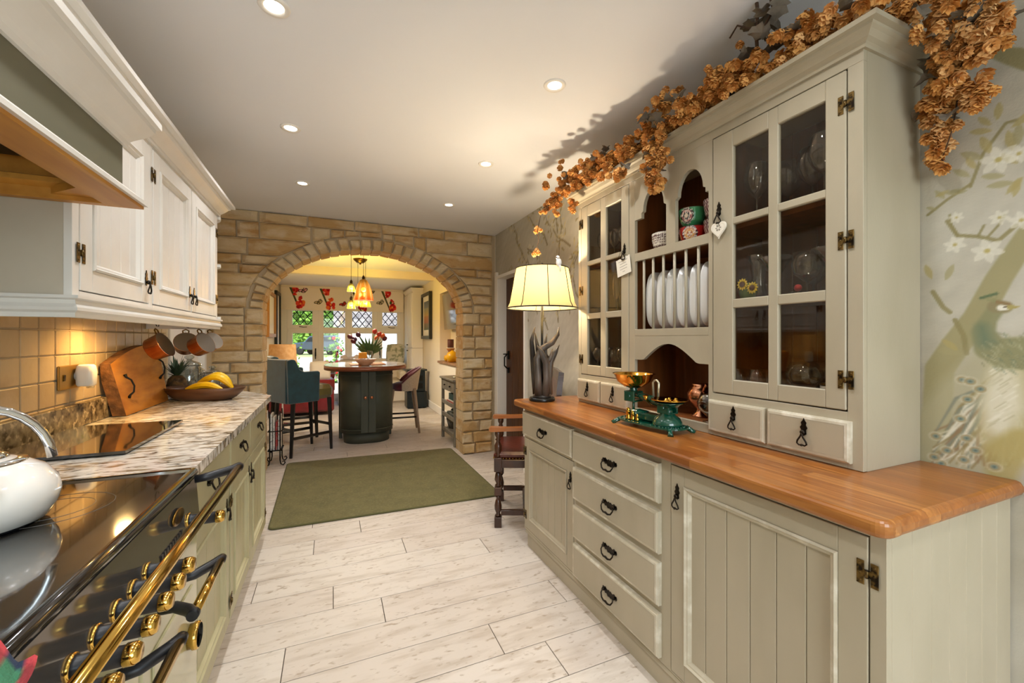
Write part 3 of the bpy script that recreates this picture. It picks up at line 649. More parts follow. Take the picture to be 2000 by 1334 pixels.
gg = MB().lathe([(.03, 0), (.03, .012), (.033, .014), (.033, .024), (.029, .026)], (XR, g.y, g.z), 28, 'x').build('thermometer', 'brass', t)
MB().lathe([(0, .0262), (.028, .0262)], (XR, g.y, g.z), 28, 'x').build('dial', 'soft_white', gg)
# ------------------------------------------------------------------ things on and over the counter
M('enamel', 'f1ece2', .12, coat=.7)
t = thing('kettle', 'white enamel kettle with chrome handle standing on the hob', 'kettle', (0, 0, 0))
MB().lathe([(.085, 0), (.1, .006), (.112, .03), (.117, .052), (.112, .078), (.095, .102), (.065, .122), (.045, .128)], n=48).build('body', 'enamel', t)
MB().lathe([(.086, -.003), (.086, .003)], n=40).build('base_ring', 'rubber_black', t)
l_ = MB().lathe([(.047, .126), (.045, .134), (.03, .14), (0, .143)], n=32).build('lid', 'chrome', t); MB().lathe([(.006, .14), (.006, .15), (.013, .158), (.011, .168), (0, .171)], n=16).build('knob', 'rubber_black', l_)
MB().tube([(.1 * math.cos(a) * 1.05, 0, .1 + .125 * math.sin(a)) for a in [math.radians(q) for q in range(5, 180, 12)]], .0085, 10, flat=.6).build('handle', 'chrome', t)
MB().lathe([(.046, .126), (.07, .123), (.071, .117)], n=32).build('collar', 'chrome', t)
MB().tube([(0, -.09, .06), (0, -.125, .085), (0, -.15, .118)], [.02, .016, .012], 12).build('spout', 'enamel', t)
plant(t, (-.628, 1.13, .9115), .62)
# tea towel bunched on the front of the range
def towel(co):
    a, b = co[:, 3 - 3], co[:, 1]; U, V = UV[:, 0], UV[:, 1]; c = np.tile(rgb('c9474d'), (len(co), 1))
    c[(U * 7 % 2) < .8] = rgb('2f3a50'); c[(V * 7 % 2) < .7] *= .75; c[((U * 7 % 2) < .8) & ((V * 7 % 2) < .7)] = rgb('3f7a58'); c[(V * 7 % 2) > 1.55] = rgb('e6e2dc'); return c
NU, NV = 40, 40; UV = np.array([(i / NU, j / NV) for j in range(NV + 1) for i in range(NU + 1)])
g = grid(NU, NV, lambda a, b: (-.5 + .2 * a + .015 * math.sin(9 * b), .308 + .32 * b + .015 * math.sin(11 * a), .915 + .02 * abs(math.sin(7 * a + 3 * b)) + .016 * abs(math.sin(5 * b - 6 * a + 1)) * (1 - abs(2 * a - 1)) ** .5 + .006))
me = g.mesh('tea_towel', None); me.materials.append(M('towel', 'c9474d', .9, attr='Col', bump=.3, bs=300)); paint(me, towel)
o = obj('tea_towel', me, label='red and navy checked tea towel lying on the range', cat='towel'); o.modifiers.new('s', 'SOLIDIFY').thickness = .004
# glass worktop saver
MB().prism([(-.93, 1.66), (-.59, 1.66), (-.59, 2.2), (-.93, 2.2)], .915, .924).box(-.9, -.88, 1.7, 1.72, .9105, .916).box(-.64, -.62, 1.7, 1.72, .9105, .916).box(-.9, -.88, 2.14, 2.16, .9105, .916).box(-.64, -.62, 2.14, 2.16, .9105, .916).build('glass_board', 'hob_black', label='black glass worktop saver lying on the granite counter', cat='board')
# board with iron handles leaning at the tiles
M('board_wood', 'bf7f2c', .6, col2='9a5c1a', sc_=5, st=(4, 1, 4), lo=.35, hi=.7, bump=.08, bs=30); M('bark', '7c5127', .85, col2='4f3216', sc_=30, bump=.7, bs=40)
t = thing('wooden_board', 'thick golden wooden board with iron handles leaning on the tiles', 'board', (-.9, 2.8, .912))
nb = 14
def bp(a, b):
    y = 2.485 + .54 * a; top = 1.155 + .075 * a + .035 * math.sin(a * PI); z = .913 + (top - .913) * b
    y += (-.03 + .02 * a) * b; x = -.88 - .046 * b - .018 * math.sin(b * PI) * math.sin(a * PI); return x, y, z
fr = [(bp(i / nb, j / 6)) for j in range(7) for i in range(nb + 1)]; bk = [(x - .05 + (.012 if z > 1.1 else 0), y, z) for x, y, z in fr]; n1 = nb + 1
b = MB().add(fr, [(j * n1 + i, j * n1 + i + 1, (j + 1) * n1 + i + 1, (j + 1) * n1 + i) for j in range(6) for i in range(nb)], True); b.build('face', 'board_wood', t)
ring = [i for i in range(n1)] + [j * n1 + nb for j in range(1, 7)] + [6 * n1 + i for i in range(nb - 1, -1, -1)] + [j * n1 for j in range(5, 0, -1)]
b = MB().add([fr[i] for i in ring] + [bk[i] for i in ring], [(k, (k + 1) % len(ring), len(ring) + (k + 1) % len(ring), len(ring) + k) for k in range(len(ring))]); b.add([bk[i] for i in ring], [tuple(range(len(ring)))]); b.build('edge', 'bark', t)
for a, b0, b1 in ((.16, .32, .64), (.9, .45, .76)):
    p, q = Vector(bp(a, b0)), Vector(bp(a + .02, b1)); m = (p + q) / 2
    MB().tube([p + Vector((.004, 0, -.012)), p + Vector((.01, 0, .002)), p.lerp(m, .35) + Vector((.024, .004, 0)), m + Vector((.03, .006, 0)), q.lerp(m, .35) + Vector((.024, .004, 0)), q + Vector((.01, 0, -.002)), q + Vector((.004, 0, .012))], [.008, .005, .004, .004, .004, .005, .008], 8).build('handle', 'iron', t)
# socket and plug-in freshener
t = thing('wall_socket', 'brass wall socket plate on the tiled splashback', 'socket', (WL + .01, 2.24, 1.115))
MB().box(WL + .0085, WL + .017, 2.155, 2.305, 1.07, 1.165, .003).build('plate', M('socket_brass', 'b08a45', .3, metal=.8), t); MB().box(WL + .016, WL + .021, 2.175, 2.19, 1.105, 1.13, .002).build('switch', 'aged_brass', t)
M('plastic_white', 'ece5d6', .35)
t = thing('air_freshener', 'cream plug-in air freshener in the brass socket', 'air freshener', (WL + .05, 2.265, 1.08))
MB().lathe([(0, 0), (.024, .002), (.028, .01), (.03, .06), (.026, .084), (.02, .09), (0, .091)], (WL + .05, 2.265, 1.075), 24, sy=.85, wob=lambda g, i: 1 / (abs(math.cos(g)) ** 4 + abs(math.sin(g)) ** 4) ** .25).build('body', 'plastic_white', t)
MB().lathe([(.017, 0), (.017, .035)], (WL + .018, 2.265, 1.12), 16, 'x').build('plug', 'plastic_white', t)
MB().lathe([(0, 0), (.012, .001), (.013, .02), (.009, .028)], (WL + .062, 2.265, 1.068), 14).build('bottle', 'glassware', t)
# fruit bowl, bananas, pineapple, jars
M('bowl_wood', '5b3a22', .4, col2='3e2413', sc_=6, st=(1, 1, 5)); M('banana', 'f0c313', .45, col2='e0a90c', sc_=10); M('banana_tip', '3f3012', .7)
BC = Vector((-.70, 3.0, .911)); BA = -YAW
t = thing('fruit_bowl', 'dark oval wooden bowl holding bananas on the granite', 'bowl', BC)
b = MB(T(*BC) @ Matrix.Rotation(BA, 4, 'Z')); b.lathe([(.0, .0), (.15, .0), (.18, .015), (.218, .05), (.233, .072), (.228, .075), (.208, .056), (.17, .026), (.14, .014), (0, .012)], n=48, sy=.56); b.build('bowl', 'bowl_wood', t)
def banana(p0, p1, sag, lab, roll=0):
    t = thing('banana', lab, 'banana', p0, 0, 'bananas in the wooden bowl'); p0, p1 = Vector(p0), Vector(p1); up = Vector((.25, -.35, 1)).normalized() * sag; n = 12
    P = [p0.lerp(p1, i / n) + up * math.sin(PI * i / n) for i in range(n + 1)]
    MB().tube(P, [.009, .013, .0165, .0185, .019, .0192, .0192, .019, .0185, .0175, .015, .011, .007], 7, sm=False).build('fruit', 'banana', t)
    MB().tube([P[0] - (P[1] - P[0]) * .5, P[0]], [.005, .007], 7).build('stem', 'banana_tip', t); MB().tube([P[-1], P[-1] + (P[-1] - P[-2]) * .25], [.006, .003], 7).build('tip', 'banana_tip', t)
rt = Vector((math.cos(YAW), -math.sin(YAW), 0)); fw = Vector((math.sin(YAW), math.cos(YAW), 0))
q = BC + Vector((0, 0, .066))
banana(q - rt * .07 - fw * .05, q + rt * .14 - fw * .05, .028, 'yellow banana lying in front along the bowl rim')
banana(q - rt * .02 - fw * .02 + Vector((0, 0, .035)), q + rt * .165 + fw * .0 + Vector((0, 0, .0)), .055, 'large yellow banana curving over the front one')
banana(q - rt * .02 + fw * .015 + Vector((0, 0, .04)), q + rt * .14 + fw * .04 + Vector((0, 0, .0)), .06, 'yellow banana at the back of the bunch')
M('pine_leaf', '3c5136', .6, col2='28361f', sc_=12); M('pine_skin', '6b4a1f', .8, col2='3d2a12', sc_=40, bump=.8, bs=60)
t = thing('pineapple', 'pineapple with spiky green crown behind the glass jar', 'pineapple', (-.9, 3.22, .911))
MB().lathe([(0, 0), (.035, .003), (.05, .03), (.053, .07), (.045, .11), (.025, .13)], (-.9, 3.24, .911), 16).build('fruit', 'pine_skin', t)
for k in range(30):
    a = k * 2.4; e = 1.35 - k * .035 if k < 20 else R.uniform(.2, 1.2); L = R.uniform(.09, .16); r0 = .01
    d = Vector((math.cos(a) * math.cos(e), math.sin(a) * math.cos(e), math.sin(e))); p = Vector((-.9, 3.24, 1.035)); s_ = d.cross(Vector((0, 0, 1))).normalized() * .011
    MB().add([p - s_, p + s_, p + d * L * .5 + s_ * .9, p + d * L * .5 - s_ * .9, p + d * L - Vector((0, 0, .02 * math.cos(e))), p + d * .004 + Vector((0, 0, .004))], [(0, 1, 2, 3), (3, 2, 4), (0, 3, 5), (1, 5, 2)]).build('leaf', 'pine_leaf', t)
def jar(x, y, r, h, lab):
    t = thing('glass_jar', lab, 'jar', (x, y, .911), 0, 'lidded glass jars on the counter')
    MB().lathe([(r * .95, 0), (r, .01), (r, h * .8), (r * .9, h * .86), (r * .92, h * .9)], (x, y, .911), 28).lathe([(r * .96, .004), (r * .96, h * .8)], (x, y, .911), 28).build('body', 'glassware', t)
    l_ = MB().lathe([(r * 1.02, h * .9), (r * 1.03, h * .93), (r * .8, h), (r * .3, h * 1.07), (r * .2, h * 1.1)], (x, y, .911), 28).build('lid', 'glassware', t)
    MB().lathe([(r * .2, h * 1.1), (r * .38, h * 1.16), (r * .42, h * 1.2), (r * .25, h * 1.25), (0, h * 1.26)], (x, y, .911), 18).build('knob', 'glassware', l_)
    MB().sph((x, y, .911 + h * .22), (r * .8, r * .8, h * .2), 10, 6).build('contents', M('jar_fill', 'b8a48c', .7, col2='8a6a4a', sc_=40), t)
jar(-.88, 3.41, .068, .2, 'tall lidded glass jar in front of the pineapple'); jar(-.76, 3.45, .055, .14, 'short lidded glass jar behind the bananas'); jar(-.87, 3.54, .045, .15, 'glass jar half hidden between the two larger jars')
t = thing('card_sign', 'small dark-framed card standing behind the pineapple', 'sign', (-.965, 3.1, .911)); MB().box(-.972, -.962, 3.05, 3.16, .915, 1.1, .002).build('frame', 'iron', t); MB().box(-.962, -.96, 3.06, 3.15, 1.0, 1.09).build('card', 'soft_white', t)
# copper pans on hooks
M('copper', 'dfa27e', .25, metal=1, col2='c4805a', sc_=14); M('tin', '8b8379', .35, metal=.9)
def pan(x, y, z, r, rz, tilt, lab):
    t = thing('copper_pan', lab, 'pan', (0, 0, 0), 0, 'copper pans on hooks under the cabinets')
    MB().lathe([(0, 0), (r * .82, .001), (r * .9, .008), (r, .07), (r * 1.05, .074)], n=30).build('pan', 'copper', t)
    MB().lathe([(0, .003), (r * .8, .004), (r * .87, .01), (r * .97, .071), (r * 1.02, .0745)], n=30).build('lining', 'tin', t)
    MB().tube([(r * .98, -.012, .066), (r * 1.3, -.014, .068), (r * 1.45, 0, .068), (r * 1.3, .014, .068), (r * .98, .012, .066)], .0035, 7).build('handle', 'aged_brass', t)
    t.matrix_basis = T(x, y, z) @ Matrix.Rotation(rz, 4, 'Z') @ Matrix.Rotation(tilt, 4, 'Y') @ Matrix.Rotation(PI, 4, 'Z') @ T(r * 1.42, 0, -.068) if False else T(x, y, z) @ Matrix.Rotation(rz, 4, 'Z') @ Matrix.Rotation(tilt, 4, 'Y') @ T(-r * 1.42, 0, -.068)
    return t
for x, y, r, rz, lab in ((-.84, 2.7, .064, -.9, 'copper pan hanging apart beside the wooden board'), (-.765, 2.9, .056, 1.9, 'copper pan showing its base among the hanging group'), (-.68, 2.8, .058, -1.2, 'front copper pan of the hanging group facing the room'), (-.66, 2.93, .05, -1.5, 'copper pan at the far end of the hanging group')):
    pan(x, y, 1.322, r, rz if 'base' in lab else rz + PI + .75, -1.12, lab)
    h = MB().tube([(x, y, 1.385), (x, y, 1.35), (x + .006, y, 1.336), (x + .013, y, 1.334), (x + .015, y, 1.345)], .0022, 6).build('hook', 'iron', label='small iron hook holding the copper pan ' + {-.84: 'beside the wooden board', -.765: 'with its base out', -.68: 'in front of the group', -.66: 'at the far end'}[x], cat='hook', group='hooks under the cabinets')
# ------------------------------------------------------------------ dresser base
XD, DY0, DY1 = 1.092, .505, 2.345
t = thing('dresser_cabinet', 'sage cream dresser base with four stacked drawers and beaded doors', 'cabinet', (1.38, 1.42, 0)); DB = t
MB().box(XD + .02, WR - .004, DY0 + .014, DY1, .1, .848).build('body', 'dresser_paint', t)
MB().box(XD + .012, WR - .004, DY0 + .02, DY1 - .02, 0, .1).sweep([(-.02, 0), (.012, 0), (.008, .012), (0, .02), (-.02, .022)], [(WR - .02, DY1 - .02, .082), (XD + .012, DY1 - .02, .082), (XD + .012, DY0 + .02, .082)]).build('plinth', 'dresser_paint', t)
F = FN(XD, DY1, .1)
def uu(y): return DY1 - y
cols = [(DY1, 2.335), (1.768, 1.748), (1.175, 1.128), (.536, DY0)]
rs = [(uu(a), uu(b), 0, .748) for a, b in cols] + [(uu(2.335), uu(1.768), 0, .012), (uu(2.335), uu(1.768), .566, .588), (uu(2.335), uu(1.768), .727, .748), (uu(1.128), uu(.536), 0, .006), (uu(1.128), uu(.536), .733, .748)]
DR = [(.68, .818), (.497, .645), (.31, .46), (.122, .275)]
rs += [(uu(1.748), uu(1.175), a, b) for a, b in ((0, .022), (.175, .21), (.36, .397), (.545, .58), (.718, .748))]
frame_rects(F, rs, 'dresser_paint', t)
drawer(t, FN(XD, 2.338, .683), .572, .145, 'dresser_paint', ((.48, .46),), BAIL, 'worn_edge', .02)
panel_door(t, FN(XD + .018, 2.332, .115), .561, .548, 'dresser_paint', 6, .062, (.535, .45), [(0, .08), (0, .47)])
for a, b in DR: drawer(t, FN(XD, 1.752, a - .003), .58, b - a + .006, 'dresser_paint', ((.52, .48),), BAIL, 'worn_edge', .022)
panel_door(t, FN(XD + .018, 1.125, .109), .586, .721, 'dresser_paint', 6, .06, (.03, .62), [(.586, .07), (.586, .64)], 'worn_edge')
for k in range(7):
    a = XD + .0185 + k * (WR - XD - .0225) / 7; MB().box(a + .0006, a + (WR - XD - .0225) / 7 - .0006, DY0, DY0 + .016, .0, .848, .0025).build('end_board', 'dresser_paint', t)
# ------------------------------------------------------------------ butcher-block worktop
M('stave', 'a5642a', .3, rnd=['8c5120', 'b97a3a', '9a5c25', 'ad6d30', '7f461b', 'c08343'], col2='7d4518', sc_=7, st=(7, .7, 7), lo=.4, hi=.8, wave=('c98c4a', 5, (12, .6, 12), .6, .78), coat=.2)
WT = thing('wood_worktop', 'golden brown block worktop made of wooden staves on the dresser', 'worktop', (1.38, 1.45, .85)); Z0, Z1 = .851, .89; E0, E1 = .482, 2.425
rws = 11; X0 = 1.098; wd = (WR - .002 - X0) / rws
for k in range(rws):
    y = E0; first = True
    while y < E1 - .01:
        L = R.uniform(.2, .55); e = min(E1, y + L); e = E1 if E1 - e < .12 else e
        p = [(e, Z0), (e, Z1)] if e < E1 else [(E1 - .012, Z0), (E1, Z0 + .012), (E1, Z1 - .012), (E1 - .012, Z1)]
        p += ([(E0 + .014, Z1), (E0 + .006, Z1 - .003), (E0, Z1 - .014), (E0, Z0 + .012), (E0 + .004, Z0 + .004), (E0 + .012, Z0)] if first else [(y, Z1), (y, Z0)])
        MB().prism(p, X0 + k * wd + .0002, X0 + (k + 1) * wd - .0002, 'yz').build('stave', 'stave', WT); y = e; first = False
y = E0
while y < E1 - .01:
    L = R.uniform(.35, .7); e = min(E1, y + L); e = E1 if E1 - e < .15 else e
    r = .03; c0 = arc(1.045 + r, E0 + r, r, 180, 270, 6) if y == E0 else [(1.045, y + .0002)]
    c1 = arc(1.045 + r, E1 - r, r, 90, 180, 6) if e == E1 else [(1.045, e - .0002)]
    o = MB().prism(c0 + [(X0 - .0003, y + (0 if y == E0 else .0002)), (X0 - .0003, e - (0 if e == E1 else .0002))] + c1, Z0, Z1).build('front_stave', 'stave', WT)
    bv = o.modifiers.new('b', 'BEVEL'); bv.width = .011; bv.segments = 3; bv.limit_method = 'ANGLE'; bv.angle_limit = 1.3; y = e
    if y < E1: bv.limit_method = 'WEIGHT'
for o in [c for c in WT.children if c.name.startswith('front_stave')]:      # round only the long front arrises
    o.modifiers[0].limit_method = 'WEIGHT'; me = o.data; at_ = me.attributes.new('bevel_weight_edge', 'FLOAT', 'EDGE')
    for e in me.edges:
        a, b = (me.vertices[i].co for i in e.vertices); m = (a + b) / 2
        at_.data[e.index].value = 1.0 if abs(a.z - b.z) < 1e-5 and (m.x < X0 - .002) and not (abs(a.y - b.y) < 1e-5 and E0 + .05 < a.y < E1 - .05) else 0.0
# ------------------------------------------------------------------ hutch
M('hutch_wood', '80491f', .45, col2='5c3312', sc_=4, st=(5, 8, .6), lo=.3, hi=.75); M('hutch_dark', '4a3022', .5, col2='3a2418', sc_=5)
XH, HA, HB, HT = 1.385, .695, 2.19, 2.10
t = thing('dresser_hutch', 'sage cream dresser top with glazed doors, arches and plate rack', 'dresser', (1.54, 1.45, .89)); HU = t
MB().box(XH + .018, WR - .003, HA, HA + .02, .8905, HT).box(XH + .018, WR - .003, HB - .02, HB, .8905, HT).box(XH + .02, WR - .003, HA + .02, HB - .02, HT - .02, HT).build('body', 'dresser_paint', t)
for a in (1.205, 1.69): MB().box(XH + .018, WR - .02, a, a + .018, .892, HT - .02).build('divider', 'hutch_wood', t)
for k in range(16):
    a = HA + .02 + k * (HB - HA - .04) / 16; MB().box(WR - .02, WR - .006, a + .0004, a + (HB - HA - .04) / 16 - .0004, .892, HT - .02, .0025).build('back_board', 'hutch_wood', t)
for y0, y1 in ((HA + .02, 1.205), (1.708, HB - .02)):
    for z in (1.055, 1.395, 1.69): MB().box(XH + .03, WR - .02, y0, y1, z, z + .016).build('shelf', 'hutch_wood', t)
MB().box(XH + .02, WR - .02, 1.223, 1.69, 1.665, 1.683).build('shelf', 'hutch_wood', t); MB().box(XH + .02, WR - .02, 1.223, 1.69, 1.3, 1.315).build('shelf', 'hutch_wood', t); MB().box(XH + .02, WR - .02, 1.223, 1.69, .905, .925).build('shelf', 'hutch_wood', t)
F = FN(XH, HB, .891); q = lambda y: HB - y; zz = lambda z: z - .891
rs = [(q(a), q(b), 0, zz(2.063)) for a, b in ((HB, 2.16), (1.715, 1.672), (1.228, 1.208), (.735, HA))] + [(0, q(HA), zz(2.063), zz(HT)), (q(2.16), q(1.715), 0, zz(1.056)), (q(1.208), q(.735), 0, zz(1.056))]
rs += [(q(1.672), q(1.228), zz(1.655), zz(1.695)), (q(1.672), q(1.228), zz(1.285), zz(1.318)), (q(1.672), q(1.228), 0, zz(.927))]
frame_rects(F, rs, 'dresser_paint', t)
# arched heads
def arch2(y0, y1, z0, z1, n=12): m = (y0 + y1) / 2; h = abs(y1 - y0) / 2; s = 1 if y1 > y0 else -1; return [(m - s * h * math.cos(PI * k / n), z0 + (z1 - z0) * math.sin(PI * k / n)) for k in range(n + 1)]
pl = [(1.228, 2.065), (1.228, 1.865), (1.243, 1.865), (1.243, 1.885)] + arch2(1.255, 1.39, 1.89, 1.985) + [(1.405, 1.88), (1.405, 1.695), (1.46, 1.695), (1.46, 1.88)] + arch2(1.475, 1.612, 1.89, 1.985) + [(1.625, 1.885), (1.625, 1.86), (1.672, 1.86), (1.672, 2.065)]
MB().prism(pl, XH + .001, XH + .019, 'yz').build('arch_panel', 'dresser_paint', t)
pl = [(1.228, 1.287), (1.228, 1.168), (1.275, 1.168), (1.292, 1.172), (1.305, 1.182)] + [(1.305 + .29 * k / 14, 1.182 + .066 * math.sin(PI * k / 14)) for k in range(1, 14)] + [(1.595, 1.182), (1.608, 1.172), (1.625, 1.168), (1.672, 1.168), (1.672, 1.287)]
MB().prism(pl, XH + .001, XH + .019, 'yz').build('arch_panel', 'dresser_paint', t)
DOW = [at(px, 560, X=XH + .012).y for px in (1258, 1276, 1296, 1317.6, 1340, 1364.5)]
for y in DOW: MB().tube([(XH + .012, y, 1.317), (XH + .012, y, 1.66)], .0062, 10).build('dowel', 'dresser_paint', t)
def glazed(y0, y1, vs, hinge_right):
    w_ = y0 - y1; F = FN(XH + .018, y0, 1.06); h = 1.0; b = MB(F); us = [(y0 - a, y0 - c) for a, c in vs]; zr = [(1.116, 1.386), (1.42, 1.702), (1.728, 1.997)]; c = .003
    b.box(0, us[0][0], 0, h, 0, .02, c).box(us[1][1], w_, 0, h, 0, .02, c).box(us[0][1], us[1][0], 0, h, 0, .019, c)
    for a, d in ((0, zr[0][0]), (zr[0][1], zr[1][0]), (zr[1][1], zr[2][0]), (zr[2][1], 9)):
        a0, d0 = max(0, a - 1.06), min(h, d - 1.06)
        for u0, u1 in ((us[0][0] - .002, us[0][1] + .002), (us[1][0] - .002, us[1][1] + .002)): b.box(u0, u1, a0, d0, 0, .0195, c)
    d = b.build('glazed_door', 'dresser_paint', HU)
    for u0, u1 in us:
        for a, e in zr: MB(F).box(u0 - .003, u1 + .003, a - 1.063, e - 1.057, .006, .0085).build('pane', 'pane_glass', d)
    hu, ku = (w_, .03) if hinge_right else (0, w_ - .03)
    obj('handle', DROP, d, F=F @ T(ku, .7 if hinge_right else .66, .02))
    for v in (.09, .5, .9): obj('hinge', HINGE, d, F=F @ T(hu, v, .0202))
glazed(1.205, .738, ((1.115, .978), (.942, .795)), True); glazed(2.157, 1.718, ((2.092, 1.962), (1.912, 1.778)), False)
for a, b in ((1.217, .982), (.972, .722), (2.182, 1.952), (1.942, 1.712)): drawer(t, FN(XH, a, .908), a - b, .122, 'dresser_paint', ((.5, .56),), DROP, 'worn_edge', .018)
MB().sweep([(-.03, 0), (.008, 0), (.01, .008), (.014, .012), (.024, .018), (.034, .03), (.042, .036), (.044, .042), (.058, .044), (.06, .056), (.056, .06), (-.05, .062)], [(WR - .004, HB, HT - .006), (XH, HB, HT - .006), (XH, HA, HT - .006), (WR - .004, HA, HT - .006)]).box(XH - .03, WR - .004, HA - .03, HB + .03, HT + .045, HT + .055).build('cornice', 'dresser_paint', t)
# ------------------------------------------------------------------ what the hutch holds
M('china', 'f2f1ee', .12, coat=.6)
for k, (px, ty) in enumerate(((1263.6, 527), (1284, 522), (1302.6, 517), (1324, 510), (1349, 506), (1370, 500))):
    y = at(px, 560, X=XH + .01).y + .006
    o = MB().lathe([(0, -.019), (.05, -.0185), (.085, -.013), (.105, -.002), (.115, .012), (.12, .015), (.116, .017), (.1, .006), (.08, -.006), (0, -.011)], (XH + .1, y, 1.4595), 48, 'y', sx=1.17, sy=.64, wob=lambda g, i: 1 / (abs(math.cos(g)) ** 3.2 + abs(math.sin(g)) ** 3.2) ** (1 / 3.2)).build('platter', 'china', label='white platter on edge, ' + ['at the rack end towards the lamp', 'second in the rack from the lamp end', 'third in the rack from the lamp end', 'third in the rack from the heart ornament', 'second in the rack from the heart ornament', 'at the rack end towards the heart ornament'][k], cat='plate', group='white platters in the plate rack')
# cups
def cup(x, y, z, r, h, fn, lab, nm='cup', handle=True):
    t = thing(nm, lab, 'cup', (x, y, z)); pr = [(0, 0), (r * .55, 0), (r * .58, h * .05), (r * .85, h * .3), (r * .97, h * .65), (r, h), (r * .95, h), (r * .9, h * .65), (r * .5, h * .08), (0, h * .07)]
    P2 = []
    for i in range(len(pr) - 1):
        for s in range(6): P2.append((pr[i][0] + (pr[i + 1][0] - pr[i][0]) * s / 6, pr[i][1] + (pr[i + 1][1] - pr[i][1]) * s / 6))
    m = MB().lathe(P2 + [pr[-1]], (x, y, z), 120).mesh('bowl', None); m.materials.append(M('painted_china', 'ffffff', .2, attr='Col', coat=.5))
    paint(m, lambda co: fn(co - np.array((x, y, z)), r, h)); obj('bowl', m, t)
    if handle: MB().tube([(x + r * .5 + .0, y + r * .8, z + h * .75), (x + r * .6, y + r * 1.25, z + h * .7), (x + r * .6, y + r * 1.25, z + h * .35), (x + r * .5, y + r * .75, z + h * .25)], .004, 8).build('handle', 'china', t)
def inside(p, r, h): return (np.hypot(p[:, 0], p[:, 1]) < r * (.5 + .45 * np.clip(p[:, 2] / h, 0, 1)) * .965)
def tri_pat(p, r, h):
    a = np.arctan2(p[:, 1], p[:, 0]); u = (a * r / .009) % 1; v = (p[:, 2] / .0095) % 1; c = np.tile(rgb('e9e2d4'), (len(p), 1)); c[(np.abs(u - .5) < (v * .45)) & (v > .15)] = rgb('4f2d31'); return c
def mandala(ground, pal, ang):
    def f(p, r, h):
        c = np.tile(rgb(ground), (len(p), 1)); a = np.arctan2(p[:, 1], p[:, 0]) - ang; a = (a + PI) % (2 * PI) - PI; du = a * r; dv = p[:, 2] - h * .55; d = np.hypot(du, dv) / (h * .45); th = np.arctan2(dv, du)
        for lim, col, n in pal:
            m = d < lim; c[m] = rgb(col)
            if n: c[m & (np.abs((th * n / PI) % 1 - .5) < .2) & (d > lim - .16)] = rgb('f3e9d8')
        c[(np.abs(p[:, 2] - h) < .002)] = rgb('3a1416'); return c
    return f
def plum_pat(p, r, h):
    a = np.arctan2(p[:, 1], p[:, 0]); c = np.tile(rgb('5d3640'), (len(p), 1)); c[(np.abs((a * 12 / PI + 3 * np.sin(p[:, 2] * 160)) % 1 - .5) < .13) & ((p[:, 2] * 400 % 2) < 1.2)] = rgb('d9c6bd'); c[(p[:, 2] * 90 % 1) < .08] = rgb('c7aeae'); return c
pal1 = [(1.0, '1f2740', 14), (.8, 'c98b6a', 12), (.6, 'e0a45a', 10), (.35, '9b3f2f', 8), (.15, 'f0dcc0', 0)]; pal2 = [(.95, '1d1a20', 16), (.7, 'b06a6a', 12), (.5, '2b2c34', 10), (.25, 'd8c6b0', 0)]
fa = PI + .55
cup(1.47, 1.555, 1.6835, .062, .092, tri_pat, 'cream bowl with dark triangle pattern under the first arch', 'patterned_bowl', False)
cup(1.465, 1.385, 1.6835, .056, .078, mandala('b3241f', pal1, fa), 'red bowl with round mandala motif at the bottom of its stack', 'patterned_bowl', False)
cup(1.465, 1.385, 1.7625, .058, .08, mandala('3e8a5a', pal2, fa - .25), 'green and red bowl stacked on the red mandala bowl', 'patterned_bowl', False)
cup(1.48, 1.272, 1.6835, .05, .085, plum_pat, 'plum lace patterned cup at the bottom of its stack'); cup(1.48, 1.272, 1.769, .05, .085, plum_pat, 'plum lace patterned cup stacked on another plum cup')
# glasses
def stem_glass(bowl, stem, foot=.035): return [(0, .0), (foot, .0), (foot, .002), (.008, .006), (.004, .012), (.0035, stem)] + [(r, stem + z) for r, z in bowl]
GL = {'balloon': stem_glass([(.012, .006), (.034, .03), (.046, .06), (.047, .085), (.038, .125), (.036, .13)], .095), 'wine': stem_glass([(.01, .005), (.026, .025), (.033, .05), (.033, .07), (.028, .1)], .085, .03), 'flute': stem_glass([(.008, .004), (.02, .03), (.024, .08), (.021, .14)], .08, .028),
      'martini': stem_glass([(.01, .004), (.056, .075), (.058, .078)], .075, .034), 'tumbler': [(0, .0), (.03, 0), (.031, .01), (.034, .085)], 'goblet': stem_glass([(.012, .004), (.04, .03), (.046, .06), (.042, .1)], .05, .036), 'vase': [(0, 0), (.03, 0), (.028, .04), (.022, .09), (.03, .14), (.045, .17)], 'brandy': stem_glass([(.02, .004), (.05, .035), (.055, .06), (.04, .1)], .02, .034)}
GM = {}
for k, pr in GL.items(): GM[k] = MB().lathe(pr, n=26).mesh(k + '_glass', 'glassware')
GC = {}
def glass(k, x, y, z, lab, cat='glass', g='glasses behind the dresser doors'):
    n_ = GC[lab] = GC.get(lab, 0) + 1
    if 'door' in lab: lab += ', ' + ['by the rack divider', 'second from the rack divider', 'third from the rack divider', 'furthest from the rack divider'][n_ - 1]
    obj(k + '_glass', GM[k], F=T(x, y, z + .0005), label=lab, cat=cat, group=g)
A, B_, C = 1.706, 1.411, 1.071
for x, y in ((1.48, 1.09), (1.57, 1.03), (1.53, .92), (1.46, .84)): glass('balloon', x, y, A, 'large balloon glass on top shelf behind wide glazed door')
for x, y in ((1.47, 1.01), (1.48, .83)): glass('martini', x, y, B_, 'martini glass on middle shelf behind wide glazed door')
glass('vase', 1.47, 1.075, B_, 'slim glass vase behind the painted sunflowers', 'vase')
for x, y in ((1.47, .9), (1.57, .94)): glass('goblet', x, y, B_, 'round goblet on middle shelf behind wide glazed door')
